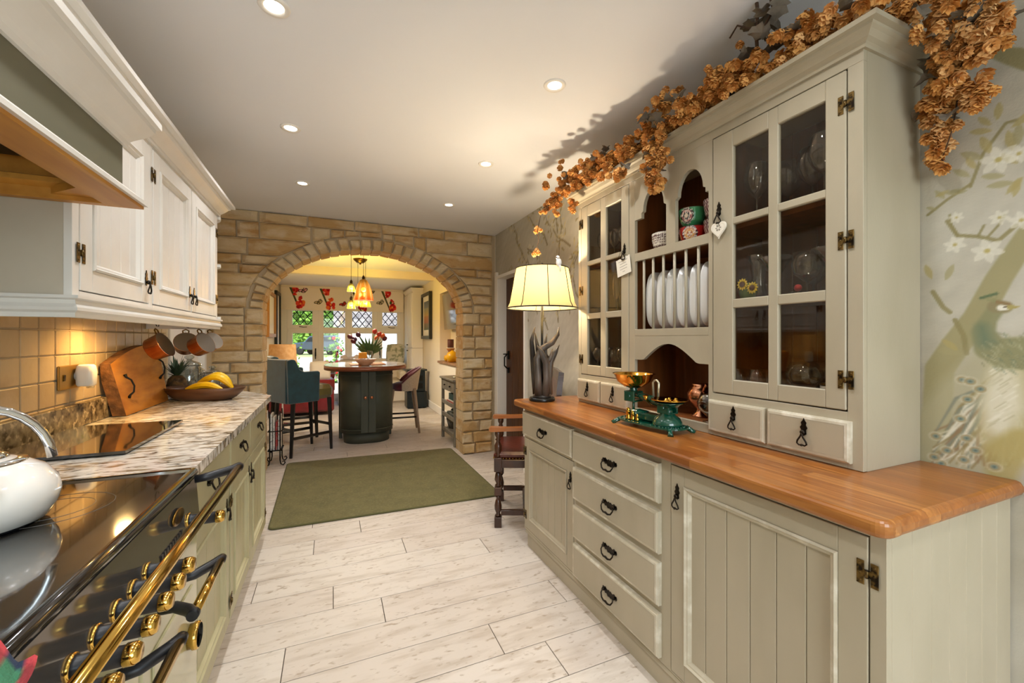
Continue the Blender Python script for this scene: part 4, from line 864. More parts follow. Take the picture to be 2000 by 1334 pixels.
for x, y in ((1.45, 1.15), (1.53, 1.11), (1.46, 1.075), (1.46, 1.0)): glass('tumbler', x, y, C, 'crystal tumbler on bottom shelf behind wide glazed door')
for x, y in ((1.47, .91), (1.58, .93)): glass('brandy', x, y, C, 'crystal brandy glass on bottom shelf behind wide glazed door')
for x, y in ((1.48, 1.8), (1.47, 1.87), (1.48, 1.96), (1.47, 2.06)): glass('wine', x, y, A, 'wine glass on top shelf behind door near lamp')
for x, y in ((1.48, 1.83), (1.47, 1.93), (1.47, 2.05)): glass('flute', x, y, B_, 'champagne flute on middle shelf behind door near lamp')
for x, y in ((1.46, 1.8), (1.5, 1.9), (1.48, 1.99), (1.46, 2.08)): glass('goblet', x, y, C, 'goblet on bottom shelf behind door near lamp')
M('red_wax', 'b8241f', .4); M('sunflower', 'e8cf4a', .6); M('leaf_green', '5c7a3f', .7); M('brown_eye', '5a3a1c', .8)
for x, y in ((1.45, 1.15), (1.46, 1.075)): MB().lathe([(0, 0), (.0275, .0), (.028, .018), (0, .02)], (x, y, C + .0025), 18).build('wax_fill', 'red_wax', label='red wax filling a crystal tumbler on the bottom shelf', cat='candle', group='red candle fillings')
t = thing('sunflower_ornament', 'sunflower ornament standing against the glass vase', 'ornament', (1.42, 1.075, B_))
MB().sph((1.425, 1.085, B_ + .035), (.02, .035, .034), 10, 7).build('leaves', 'leaf_green', t)
for y, z in ((1.09, .062), (1.05, .045)):
    p = Vector((1.402, y, B_ + z)); f = MB().lathe([(0, -.004), (.01, -.003), (.01, .003)], p, 12, 'x').build('flower', 'brown_eye', t)
    for k in range(12):
        a = k * PI / 6; d = Vector((0, math.cos(a), math.sin(a))); s = Vector((0, -d.z, d.y)) * .005
        MB().add([p + d * .008, p + d * .016 + s, p + d * .024, p + d * .016 - s, p + d * .016 + Vector((-.003, 0, 0))], [(0, 1, 4), (1, 2, 4), (2, 3, 4), (3, 0, 4)]).build('petal', 'sunflower', f)
t = thing('trinket', 'small red and black beaded trinket between the martini glasses', 'ornament', (1.43, .93, B_)); MB().sph((1.43, .905, B_ + .03), .012, 10, 8).build('bead', 'red_wax', t)
for k in range(7): MB().sph((1.43 + .02 * math.cos(k), .905 + .02 * math.sin(k), B_ + .009), .009, 8, 6).build('bead', 'antique', t)
t = thing('tureen', 'white lidded dish with patterned side on the bottom shelf', 'dish', (1.46, .795, C)); MB().lathe([(0, 0), (.04, .001), (.05, .02), (.052, .05), (.05, .052), (.046, .05), (0, .01)], (1.46, .795, C + .0005), 28).build('dish', 'china', t); MB().lathe([(.053, .052), (.052, .058), (.0, .06)], (1.46, .795, C + .0005), 28).build('rim', 'aged_brass', t)
# copper coffee pot and glasses in the low arch
t = thing('copper_urn', 'copper footed urn standing under the low arch behind the scales', 'urn', (1.5, 1.375, .925))
MB().lathe([(.034, 0), (.034, .006), (.015, .02), (.012, .035), (.03, .05), (.05, .075), (.054, .1), (.04, .125), (.028, .135), (.034, .145)], (1.5, 1.375, .9255), 28).build('body', 'copper', t); MB().tube([(1.47, 1.335, 1.03), (1.45, 1.305, 1.06), (1.44, 1.285, 1.08)], .006, 8).build('spout', 'copper', t)
for y, r in ((1.262, .04), (1.265, .035)): glass('brandy', 1.44 if r > .038 else 1.58, y, .9255, 'brown-lit brandy glass under the low arch', g='glasses under the low arch')
# ------------------------------------------------------------------ hanging heart and note
M('ivory', 'efe9da', .5); M('string', '6a5a45', .9); M('ink', '8a8378', .8)
hp = Vector((XH - .0125, 1.168, 1.7)); t = thing('heart_ornament', 'white pierced heart hanging from the dresser door handle', 'ornament', hp)
ht = []
for k in range(40): a = 2 * PI * k / 40; ht.append((hp.y + .0022 * 16 * math.sin(a) ** 3 * .95, hp.z - .005 + .0022 * (13 * math.cos(a) - 5 * math.cos(2 * a) - 2 * math.cos(3 * a) - math.cos(4 * a))))
MB().prism(ht, hp.x - .003, hp.x + .003, 'yz').build('heart', 'ivory', t)
b = MB()
for k in range(6): a = k * PI / 3; c = Vector((hp.x - .0033, hp.y + .009 * math.cos(a), hp.z + .009 * math.sin(a))); b.sph(c, (.0008, .0022 + .003 * abs(math.cos(a)), .0022 + .003 * abs(math.sin(a))), 6, 4)
for y, z in ht[::1]: b.sph((hp.x - .0032, hp.y + (y - hp.y) * .82, hp.z - .003 + (z - hp.z) * .82), (.0006, .0009, .0009), 5, 4)
b.build('pierced_pattern', 'ink', t, kind='stuff'); MB().tube([(hp.x, hp.y, hp.z + .016), (hp.x + .004, hp.y + .006, hp.z + .06)], .0008, 5).build('string', 'string', t)
t = thing('note_card', 'small white card with four lines of writing hung on a door handle', 'card', (XH - .012, 1.74, 1.56))
c0 = at(1218, 520, X=XH - .008); ca = FN(XH - .008, c0.y, c0.z) @ Matrix.Rotation(.16, 4, 'Z')
MB(ca).box(-.055, .055, -.045, .045, 0, .0015).build('card', 'ivory', t)
b = MB(ca)
for k, L in enumerate((.07, .05, .06, .055, .018)):
    u = -L / 2
    while u < L / 2: wv = R.uniform(.003, .009); b.box(u, min(u + wv, L / 2), .028 - k * .014, .0305 - k * .014, .0014, .0019); u += wv + .002
b.build('writing', 'ink', t, kind='stuff'); MB(ca).tube([(-.045, .042, .002), (-.018, .07, .003), (-.012, .095, -.002), (-.002, .07, .003), (.045, .042, .002)], .0009, 5).build('string', 'iron', t)
# ------------------------------------------------------------------ green kitchen scales
M('scale_green', '0a4635', .15, coat=.8); M('gold', 'd9a441', .1, metal=1)
o_ = Vector((1.255, 1.41, .8905)); t = thing('kitchen_scales', 'dark green cast scales with two brass pans on the worktop', 'scales', (0, 0, 0))
def ov(ax, ay, z0, z1, n=40): return [(ax * math.copysign(abs(math.cos(2 * PI * k / n)) ** .55, math.cos(2 * PI * k / n)), ay * math.copysign(abs(math.sin(2 * PI * k / n)) ** .7, math.sin(2 * PI * k / n))) for k in range(n)]
MB().prism(ov(.165, .072, 0, 0), .018, .025).build('base_plate', 'scale_green', t)
b = MB()
for sx in (-1, 1):
    for sy in (-1, 1): MB().tube([(sx * .135, sy * .05, .02), (sx * .15, sy * .062, .01), (sx * .158, sy * .07, .0)], [.01, .009, .012], 8).build('foot', 'scale_green', t)
for k in range(44):
    g = 2 * PI * k / 44; b.sph((.15 * math.copysign(abs(math.cos(g)) ** .55, math.cos(g)), .062 * math.copysign(abs(math.sin(g)) ** .7, math.sin(g)), .0252), .0035, 6, 4)
b.build('beading', 'scale_green', t, kind='stuff')
MB().lathe([(.058, .025), (.06, .035), (.05, .055), (.03, .07), (.022, .085), (.024, .095)], (.085, 0, 0), 28).build('pedestal', 'scale_green', t)
MB().lathe([(.05, .025), (.052, .04), (.04, .062), (.0, .07)], (-.075, .01, 0), 24, sx=1.2, sy=.7).build('pedestal', 'scale_green', t)
MB().box(-.07, .075, -.02, .025, .026, .06, .006).build('body', 'scale_green', t)
MB().tube([(-.11, 0, .12), (-.05, 0, .128), (0, 0, .12), (.05, 0, .105), (.1, 0, .1)], [.012, .014, .018, .013, .012], 10).build('beam', 'scale_green', t)
for x, z in ((-.1, .125), (.085, .098)):
    MB().box(x - .03, x + .03, -.03, -.022, z - .025, z + .022, .003).box(x - .03, x + .03, .022, .03, z - .025, z + .022, .003).box(x - .03, x - .022, -.03, .03, z + .014, z + .022, .002).box(x + .022, x + .03, -.03, .03, z - .025, z - .018, .002).tube([(x, -.036, z), (x, .036, z)], .009, 8).build('bearing_frame', 'scale_green', t)
MB().tube([(-.1, 0, .05), (-.1, 0, .11)], .006, 8).build('pillar', 'scale_green', t)
for s in (-1, 1): MB().tube([(-.1, 0, .15), (-.1 + s * .035, 0, .168), (-.1 + s * .075, 0, .205)], .0028, 6).tube([(-.1, 0, .15), (-.1, s * .035, .168), (-.1, s * .06, .195)], .0028, 6).build('pan_arm', 'scale_green', t)
MB().lathe([(.012, .14), (.018, .15), (.008, .165), (.012, .175)], (-.1, 0, 0), 14).build('pan_support', 'scale_green', t)
MB().lathe([(0, .158), (.04, .166), (.07, .19), (.085, .222), (.092, .224), (.089, .226), (.082, .222), (.067, .193), (.038, .17), (0, .163)], (-.1, 0, 0), 40, sx=1.05).build('scoop', 'gold', t)
MB().lathe([(0, .12), (.055, .122), (.07, .131), (.073, .13), (.07, .134), (.054, .126), (0, .124)], (.095, 0, 0), 36).build('weight_pan', 'gold', t); MB().lathe([(.03, .098), (.05, .116), (.058, .121)], (.095, 0, 0), 24).build('pan_cradle', 'scale_green', t)
MB().tube([(.0, .0, .1), (.004, -.034, .122), (.004, -.038, .14)], [.006, .005, .012], 8).build('pointer', 'gold', t)
MB().tube([(-.012, .03, .12), (-.016, .03, .19), (-.006, .03, .2), (.006, .03, .2), (.016, .03, .19), (.012, .03, .12)], .005, 8).build('handle', M('ivory_metal', 'd9cdae', .25, metal=.6), t)
plant(t, o_, -PI / 2 + .12)
wt = [(.013, .052), (.0105, .04), (.0085, .03)]
for k, (r, h) in enumerate(wt):
    p = o_ + Vector((-.052 + .003 * k, .085 - k * .026, .0255)); MB().lathe([(r, 0), (r, .006), (r * .75, .012), (r * .75, h * .62), (r * .95, h * .66), (r * .6, h * .72), (r * .45, h * .78), (r * .7, h * .9), (0, h)], p, 18).build('brass_weight', 'gold', label=['tallest', 'middle', 'smallest'][k] + ' brass bell weight standing on the green scales', cat='weight', group='brass weights')
for k, (dx, dy) in enumerate(((.0, -.0), (.022, .012), (.006, -.026))):
    c = (Matrix.Rotation(-PI / 2 + .12, 4, 'Z') @ Vector((.095 + dx, dy, .1265))) + o_; MB().lathe([(.012, 0), (.012, .004), (.006, .007), (.007, .012), (0, .014)], c, 14).build('brass_weight', 'gold', label='small flat brass weight lying in the shallow pan of the scales', cat='weight', group='brass weights in the pan')
# ------------------------------------------------------------------ antler lamp
LP = Vector((1.185, 2.29, .8905)); t = thing('table_lamp', 'antler table lamp with cream bell shade on the worktop', 'lamp', LP)
M('antler', '6a6058', .4, metal=.15, col2='2f2a27', sc_=14, st=(1, 1, .4), bump=.25, bs=50); M('lamp_black', '121212', .25)
MB().lathe([(.078, 0), (.08, .004), (.08, .016), (.074, .022), (.06, .023)], LP, 36).build('base', 'lamp_black', t); MB().lathe([(.056, .023), (.055, .036), (.05, .04), (0, .04)], LP, 30).build('base_ring', 'antler', t)
def antl(pts, r): MB().tube([LP + Vector((x * 1.2, y_ * 1.2, .04 + (z - .04) * 1.22)) for x, y_, z in pts], [max(q_ * 1.3, .002) for q_ in r], 10).build('antler', 'antler', t)
antl([(-.03, -.02, .038), (-.035, -.025, .12), (-.04, -.02, .22), (-.015, -.03, .27), (.04, -.035, .3), (.07, -.04, .34), (.075, -.042, .38)], [.02, .016, .016, .016, .014, .009, .002])
antl([(0, -.035, .038), (.005, -.04, .12), (.0, -.045, .2), (-.03, -.05, .255), (-.055, -.055, .285)], [.02, .016, .017, .012, .002]); antl([(0, -.043, .19), (.025, -.05, .23), (.035, -.05, .27)], [.013, .01, .002])
antl([(.04, .0, .038), (.04, -.005, .12), (.045, -.005, .2), (.07, -.015, .25), (.09, -.02, .29)], [.018, .014, .016, .011, .002]); antl([(.045, -.005, .19), (.02, .0, .24), (.02, .0, .3), (.028, 0, .345)], [.012, .01, .007, .002])
antl([(-.02, .03, .038), (-.03, .035, .15), (-.045, .02, .25), (-.06, .0, .31), (-.045, -.01, .38)], [.016, .014, .013, .01, .002]); antl([(.02, .03, .038), (.015, .035, .16), (-.01, .03, .27), (-.03, .02, .35)], [.016, .013, .011, .002])
MB().tube([LP + Vector((0, 0, .04)), LP + Vector((0, 0, .58))], .0075, 10).build('pole', 'lamp_black', t)
M('shade', 'd2bd8a', .8)
m = MATS['shade']; n = m.node_tree.nodes; l = m.node_tree.links; tl = n.new('ShaderNodeBsdfTranslucent'); tl.inputs[0].default_value = H('d9b878'); mx = n.new('ShaderNodeMixShader'); mx.inputs[0].default_value = .22
l.new(n['Principled BSDF'].outputs[0], mx.inputs[1]); l.new(tl.outputs[0], mx.inputs[2]); l.new(mx.outputs[0], n['Material Output'].inputs[0])
sp = [(.216, .568), (.2, .6), (.19, .65), (.179, .71), (.169, .77), (.16, .812)]
pts = []
b = MB().lathe(sp, LP, 48); b.f = b.f[:-2]; b.sm = b.sm[:-2]; sh = b.build('shade', 'shade', t)
for rr_, zr_, tr_ in ((.217, .568, .004), (.161, .812, .003)): MB().tube([LP + Vector((rr_ * math.cos(a), rr_ * math.sin(a), zr_)) for a in [2 * PI * k / 48 for k in range(48)]], tr_, 6, closed=True).build('trim', 'antique', sh)
for k in range(8): a = 2 * PI * k / 8 + .5; MB().tube([LP + Vector((r * 1.006 * math.cos(a), r * 1.006 * math.sin(a), z)) for r, z in sp], .0025, 5).build('seam', 'antique', sh)
b = MB()
for k in range(3): a = 2 * PI * k / 3; b.tube([LP + Vector((0, 0, .82)), LP + Vector((.16 * math.cos(a), .16 * math.sin(a), .812))], .002, 5)
b.sph(LP + Vector((0, 0, .835)), (.012, .012, .014), 10, 8); b.build('spider', 'antique', sh)
M('bulb_glow', 'fff1d6', .4, emit='ffe0a8', es=14); MB().sph(LP + Vector((0, 0, .66)), (.028, .028, .036), 14, 10).build('bulb', 'bulb_glow', t)
d = bpy.data.lights.new('lamp_light', 'POINT'); d.energy = 20; d.color = (1, .82, .57); d.shadow_soft_size = .03; o = bpy.data.objects.new('lamp_light', d); COL.objects.link(o); o.location = LP + Vector((0, 0, .72)); o.parent = t; o.matrix_parent_inverse = W(t).inverted()
c = LP + Vector((.02, -.166, .815)); t = thing('bird_figurine', 'small white bird figurine perched on the lampshade rim', 'figurine', c)
MB().sph(c + Vector((0, -.006, .008)), (.018, .014, .026), 12, 9).build('body', 'china', t); MB().sph(c + Vector((-.008, -.008, .036)), .012, 10, 8).build('head', 'china', t); MB().tube([c + Vector((.004, -.012, -.01)), c + Vector((.006, -.014, -.045))], [.008, .003], 6).build('tail', 'china', t); MB().tube([c + Vector((-.017, -.012, .036)), c + Vector((-.026, -.014, .034))], [.004, .001], 6).build('beak', 'aged_brass', t)
# ------------------------------------------------------------------ oak armchair
M('oak_dark', '4a2712', .3, col2='2b1408', sc_=8, st=(1, 1, .5), coat=.4); M('oak_arm', '9a5b28', .3, coat=.4); M('leather', '5b2417', .3, col2='46190f', sc_=9, bump=.15, bs=40, coat=.2); M('stud', 'a8843d', .3, metal=1)
t = thing('armchair', 'dark turned oak armchair with brown leather seat beside the dresser', 'chair', (0, 0, 0)); cw, cd = .25, .4      # local: front edge x=0, faces -x
def turned(x, y, z0, z1, nm, top=True):
    L = z1 - z0; pr = [(.02, 0), (.02, .06)]
    nseg = 5
    b = MB(); b.box(x - .024, x + .024, y - .024, y + .024, z0, z0 + .07, .003); z = z0 + .07
    seq = [(.012, 0), (.02, .012), (.012, .02), (.024, .05), (.025, .075), (.017, .11), (.011, .125), (.02, .135), (.012, .145)]
    b.lathe(seq, (x, y, z), 16).box(x - .024, x + .024, y - .024, y + .024, z + .145, z + .2, .003); z += .2
    seq2 = [(.012, 0), (.022, .012), (.012, .022), (.024, .05), (.018, .09), (.012, .105)]
    b.lathe(seq2, (x, y, z), 16).box(x - .026, x + .026, y - .026, y + .026, z + .105, .47, .003)
    if top: b.lathe([(.012, .47), (.02, .48), (.012, .49), (.024, .52), (.025, .55), (.012, .58), (.02, .59), (.012, .6), (.022, .62), (.023, .65)], (x, y, 0), 16)
    b.build(nm, 'oak_dark', t)
for y in (-cw + .02, cw - .02): turned(.03, y, 0, .64, 'leg')
for y in (-cw + .02, cw - .02): MB().box(cd - .02, cd + .02, y - .022, y + .022, 0, .47, .004).prism([(cd - .02, .47), (cd + .02, .47), (cd + .07, 1.02), (cd + .035, 1.02)], y - .02, y + .02, 'xz').build('leg', 'oak_dark', t)
for y in (-cw + .02, cw - .02):
    MB().prism([(-.03, .652), (-.02, .645), (cd + .02, .66), (cd + .02, .682), (.1, .672), (-.02, .676), (-.032, .668)], y - .026, y + .026, 'xz').build('arm', 'oak_arm', t); [MB().box(.05, cd, y - .014, y + .014, za, zb, .003).build('rail', 'oak_dark', t) for za, zb in ((.08, .115), (.4, .455))]
for xa, xb, za, zb in ((.02, .045, .4, .455), (.2, .225, .085, .11), (cd - .01, cd + .01, .4, .455)): MB().box(xa, xb, -cw + .035, cw - .035, za, zb, .003).build('rail', 'oak_dark', t)
st_ = MB().box(.0, cd - .02, -cw + .01, cw - .01, .455, .505, .018).build('seat', 'leather', t)
b = MB()
for k in range(22): b.sph((.0, -cw + .025 + k * (2 * cw - .05) / 21, .463), .0045, 6, 4)
for s in (-1, 1):
    for k in range(16): b.sph((.02 + k * .022, s * (cw - .01), .463), .0045, 6, 4)
b.build('studs', 'stud', st_, kind='stuff')
bk = MB().prism([(cd + .0, .6), (cd + .022, .6), (cd + .055, .96), (cd + .05, 1.0), (cd + .035, .985)], -cw + .045, cw - .045, 'xz').build('backrest', 'leather', t); MB().prism([(cd + .035, .985), (cd + .07, .98), (cd + .075, 1.04), (cd + .04, 1.05)], -cw + .01, cw - .01, 'xz').build('top_rail', 'oak_dark', t)
b = MB()
for k in range(20): b.sph((cd + .004 + .0024 * k * .9, -cw + .052, .61 + k * .019), .004, 6, 4)
b.build('studs', 'stud', bk, kind='stuff')
ca = math.radians(-24); c = Vector((.975, 2.645)) ; plant(t, (c.x + .244 * math.sin(-ca) + .02, c.y + .23 * math.cos(ca), 0), ca)
# ------------------------------------------------------------------ rug
M('rug', '746b3b', .95, col2='655d31', sc_=9, lo=.35, hi=.7, wave=('7d7745', 60, (1, 1, 1), .5, .7), bump=.9, bs=260, sheen=.08); M('rug_edge', '55522f', .9)
rp = []
for (x, y), a in zip(((-.392, 3.172), (1.251, 3.144), (1.248, 4.703), (-.419, 4.778)), (180, 270, 0, 90)):
    s, c_ = (1 if x < 0 else -1), (1 if y < 4 else -1); rp += arc(x + s * .04, y + c_ * .04, .04, a, a + 90, 6)
t = thing('rug', 'plain olive green rug lying on the pale plank floor', 'rug', (.42, 3.95, 0))
o = MB().prism(rp, .001, .013).build('pile', 'rug', t); o.modifiers.new('b', 'BEVEL').width = .004
MB().tube([(x, y, .0065) for x, y in rp], .007, 6, closed=True).build('binding', 'rug_edge', t)
# ------------------------------------------------------------------ window wall of the far room
YW = 9.3
frame = []
wx = [(-.735, -.378, 1), (-.172, .234, 0), (.372, .768, 0), (.976, 1.285, 1)]           # glass of the four lights; 1 = opening casements
wm = struct('wall_garden', MB().box(-1.3, -.93, YW, YW + .2, 0, 2.4).box(1.42, 1.95, YW, YW + .2, 0, 2.4).box(-.93, 1.42, YW, YW + .2, 1.98, 2.4), 'cream_wall')
wn = struct('window_1', MB().box(-.93, 1.42, YW + .02, YW + .1, 1.9, 1.98, .004).box(-.93, 1.42, YW + .02, YW + .1, 0, .06, .004).box(-.93, -.83, YW + .02, YW + .1, .06, 1.9, .004).box(1.36, 1.42, YW + .02, YW + .1, .06, 1.9, .004).box(-.275, -.2, YW + .02, YW + .1, .06, 1.9, .004).box(.262, .345, YW + .02, YW + .1, .06, 1.9, .004).box(.8, .88, YW + .02, YW + .1, .06, 1.9, .004).box(-.83, 1.36, YW + .021, YW + .099, 1.41, 1.475, .004), 'soft_white')
M('lead', '23262b', .5, metal=.5)
bays = [(-.83, -.275), (-.2, .262), (.345, .8), (.88, 1.36)]
for (g0, g1, op), (b0, b1) in zip(wx, bays):
    up = (1.55, 1.835) if op else (1.505, 1.85)
    for z0, z1, lo, hi in ((up[0], up[1], 1.475, 1.9), (.14, 1.385, .06, 1.41)):
        c = MB(); y0, y1 = YW + .012 if op else YW + .03, YW + .08
        c.box(b0, g0, y0, y1, lo, hi, .003).box(g1, b1, y0, y1, lo, hi, .003).box(g0, g1, y0, y1, lo, z0, .003).box(g0, g1, y0, y1, z1, hi, .003); cs = c.build('casement', 'soft_white', wn)
        MB().box(g0 - .004, g1 + .004, YW + .05, YW + .054, z0 - .004, z1 + .004).build('pane', 'window_glass', cs)
        if z0 > 1.4:
            b = MB(); s = .134; hh = .17; n = 12
            for k in range(-n, n):
                for sg in (1, -1):
                    pts = []; x0 = g0 + k * s
                    for i in range(41):
                        z = z0 + (z1 - z0) * i / 40; x = x0 + sg * (z - z0) * s / hh
                        if g0 <= x <= g1: pts.append((x, YW + .048, z))
                    if len(pts) > 1: b.tube([pts[0], pts[-1]], .0075, 4, sm=False)
            b.build('leading', 'lead', cs, kind='stuff')
    if op: MB().tube([(g0 + .12, YW + .008, up[0] - .03), (g0 + .2, YW - .01, up[0] - .045), (g0 + .26, YW + .004, up[0] - .04)], .006, 6).build('stay', 'iron', wn)
for x in (-.32, .925):
    MB().box(x - .012, x + .012, YW + .002, YW + .014, .92, 1.08, .003).tube([(x, YW, 1.03), (x, YW - .04, 1.0), (x, YW - .045, .9), (x, YW - .02, .87)], .008, 8).build('handle', 'iron', wn)
# roman blind printed with gladioli and butterflies
BY = YW - .05
def bl(co):
    P = co[:, [0, 2]]; base = np.tile(rgb('f1e6d3'), (len(P), 1)); Q = lambda x, y: (lambda v: (v.x, v.z))(at(x, y, Y=BY))
    def lay(d, col, soft=.004):
        nonlocal base
        a = np.clip(.5 - d / soft, 0, 1)[:, None]; base = base * (1 - a) + rgb(col) * a
    def blob(c, n, r, cols, seed):
        q = random.Random(seed)
        for k in range(n): lay(np.linalg.norm((P - np.array((c[0] + q.uniform(-r, r), c[1] + q.uniform(-r, r)))) * np.array((1, q.uniform(.6, 1.1))), axis=1) - r * q.uniform(.35, .7), q.choice(cols))
    for k, x in enumerate((567, 626, 688, 746)):
        dy = k * 2.4; red = ['c4161c', 'a80f18', 'd8281f', 'e2452a']
        lay(segd(P, [Q(x, 560 + dy), Q(x + 8, 580 + dy), Q(x + 17, 602 + dy)], [.022, .016, .012]), '3c3a24'); lay(segd(P, [Q(x + 1, 560 + dy), Q(x + 9, 582 + dy)], [.008, .005]), '5c6a35')
        blob(Q(x + 11, 567 + dy), 12, .045, red, k); blob(Q(x + 9, 573 + dy), 6, .03, red, k + 9); blob(Q(x + 20, 583 + dy), 8, .035, ['c4161c', 'e05a1e', '3f4a22'], k + 5); blob(Q(x + 20, 594 + dy), 16, .055, red + ['e8702a'], k + 20); lay(np.linalg.norm(P - np.array(Q(x + 20, 593 + dy)), axis=1) - .02, 'f0953a', .01)
    for x, y, c1, c2, r in ((591, 567, 'd9a0a5', '1f1a1c', .06), (621, 590, 'c2b184', '2a2317', .055), (669, 594, 'c8322a', '221414', .05), (725, 570, '8c7a5a', '221c14', .05), (742, 591, 'b8ac8f', '2a2317', .055)):
        c = np.array(Q(x, y))
        for sx, sy, a in ((-.6, -.1, .4), (.6, .5, 1.0), (.3, -.4, .2), (.9, .1, .8)):
            q = P - (c + np.array((sx, sy)) * r); ca, sa = math.cos(a), math.sin(a); e = np.hypot((q[:, 0] * ca + q[:, 1] * sa) / (r * .75), (-q[:, 0] * sa + q[:, 1] * ca) / (r * .45)); lay((e - 1) * r * .5, c2); lay((e - .68) * r * .5, c1)
        lay(segd(P, [c + np.array((-.2, -.5)) * r, c + np.array((.2, .5)) * r], [r * .12, r * .1]), c2)
    return base
t = thing('roman_blind', 'cream roman blind printed with red gladioli and butterflies', 'blind', (.25, BY, 1.85))
me = grid(380, 72, lambda a, b: (-.93 + 2.34 * a, BY - .004 * math.sin(b * PI), 1.845 + .44 * b)).mesh('fabric', None); me.materials.append(M('blind_print', 'ffffff', .9, attr='Col')); paint(me, bl); o = obj('fabric', me, t); o.modifiers.new('s', 'SOLIDIFY').thickness = .004
MB().box(-.93, 1.41, BY - .012, BY + .03, 2.285, 2.329, .003).build('headrail', 'cream_wall', t)
# ------------------------------------------------------------------ outdoors
M('gravel', 'c2baa8', .95, col2='a89f8c', sc_=.8, wave=('8f8a70', 6, (1, 1, 1), .5, .7)); M('lawn', '90a060', .95, col2='a8aa78', sc_=.5); M('leafmass', '4f7d2a', .8, rnd=None, col2='86b043', sc_=2.2, lo=.35, hi=.65, wave=('2c4a18', 5, (1, 1, 1), .5, .7))
struct('ground', MB().box(-80, 80, 9.5, 30, -.3, -.15).box(-80, 80, 30, 39, -.3, -.149).box(-80, 80, 46, 140, -.3, -.15), 'gravel'); struct('lawn', MB().box(-80, 80, 36, 46.5, -.3, -.14), 'lawn')
def foliage(name, lab, cat, boxes, n, size, mat):
    b = MB(); q = random.Random(hash(name) % 7 + n)
    for (x0, x1, y0, y1, z0, z1) in boxes:
        for _ in range(n):
            c = Vector((q.uniform(x0, x1), q.uniform(y0, y1), q.uniform(z0, z1))); u = Vector((q.gauss(0, 1), q.gauss(0, 1), q.gauss(0, 1))).normalized(); v = u.orthogonal().normalized(); s = size * q.uniform(.5, 1.2)
            b.add([c - u * s, c + v * s * .55, c + u * s, c - v * s * .55], [(0, 1, 2, 3)])
    return b
t = thing('garden_hedge', 'tall bright green hedge across the drive beyond the window', 'hedge', (-8, 55, -.15))
foliage('h', '', '', [(-14, 5, 52, 53.2, -.1, 5.6)], 7000, .38, '').build('foliage', 'leafmass', t, kind='stuff'); MB().box(-14, 5, 52.6, 54, -.15, 5.4, .4).build('core', 'leafmass', t)
t = thing('garden_tree', 'broad green tree rising behind the hedge', 'tree', (-6, 60, -.15)); MB().tube([(-6, 60, -.15), (-6.2, 60, 5)], [.4, .25], 8).build('trunk', 'oak_dark', t); foliage('t', '', '', [(-13, -4, 57, 62, 3.5, 11)], 3500, .7, '').build('crown', 'leafmass', t, kind='stuff')
M('roof_tile', '6f6a66', .9, col2='8f8984', sc_=3, wave=('4d4845', 9, (1, 1, 1), .5, .7)); M('render_white', 'f3f2ee', .9)
t = thing('white_building', 'white rendered outbuilding with low grey tiled roof outside', 'building', (2.2, 16, -.15))
MB().box(.22, 5.5, 15.2, 19, -.15, 1.78).build('wall', 'render_white', t); MB().prism([(14.85, 1.66), (14.85, 1.74), (18, 3.5), (18, 3.4)], .02, 5.7, 'yz').build('roof', 'roof_tile', t)
MB().prism([(.1, 1.7), (.62, 2.9), (.72, 2.9), (.24, 1.7)], 14.8, 14.88, 'xz').build('bargeboard', M('timber', '8a7a6c', .8), t)
MB().box(1.35, 1.45, 15.1, 15.2, .9, 1.25, .01).box(1.38, 1.42, 15.12, 15.2, .3, .9).build('wall_lantern', 'antique', t)
M('car_blue', '3d4a58', .25, metal=.5, coat=.8); M('car_glass', '1c2227', .08); M('tyre', '141414', .7)
t = thing('parked_car', 'dark blue sport utility car parked on the drive by the hedge', 'car', (0, 0, 0))
pr = [(-2.25, .45), (-2.3, .9), (-2.15, 1.05), (-1.1, 1.15), (-.55, 1.68), (1.7, 1.72), (2.15, 1.2), (2.25, .95), (2.22, .4)]
o = MB().prism(pr, -.92, .92, 'xz').build('body', 'car_blue', t); bv = o.modifiers.new('b', 'BEVEL'); bv.width = .12; bv.segments = 3
for s in (-1, 1):
    MB().prism([(-.85, 1.17), (-.48, 1.58), (1.6, 1.62), (1.9, 1.2)], s * .93 - .01, s * .93 + .01, 'xz').build('side_window', 'car_glass', t)
    for x in (-1.45, 1.4):
        wq = MB().lathe([(.2, -.1), (.34, -.1), (.36, -.06), (.36, .06), (.34, .1), (.2, .1)], (x, s * .86, .36), 24, 'y').build('wheel', 'tyre', t); MB().lathe([(0, -.02), (.2, 0), (.22, .03)], (x, s * .9, .36), 20, 'y').build('rim', 'chrome', wq)
MB().prism([(-1.12, 1.16), (-.58, 1.64), (-.53, 1.6), (-1.02, 1.15)], -.75, .75, 'xz').build('windscreen', 'car_glass', t)
plant(t, (-1.0, 41.5, -.15), -.5)
M('petal_red', 'd0221f', .6); M('basket', '7a5a3a', .9)
def flowers(name, lab, c, r, n, nf):
    t = thing(name, lab, 'plant', c); q = random.Random(n)
    b = MB()
    for _ in range(n): p = Vector(c) + Vector((q.gauss(0, r[0]), q.gauss(0, r[1]), q.uniform(0, r[2]))); u = Vector((q.gauss(0, 1), q.gauss(0, 1), q.gauss(0, 1))).normalized() * .06; v = u.orthogonal() * .6; b.add([p - u, p + v, p + u, p - v], [(0, 1, 2, 3)])
    b.build('foliage', 'leafmass', t, kind='stuff'); MB().tube([c, Vector(c) + Vector((0, 0, r[2]))], .015, 6).build('stem', 'oak_dark', t)
    for _ in range(nf): p = Vector(c) + Vector((q.gauss(0, r[0]), q.gauss(0, r[1]) - .05, q.uniform(.1, r[2]))); MB().sph(p, q.uniform(.035, .06), 8, 6).build('bloom', 'petal_red', t)
    return t
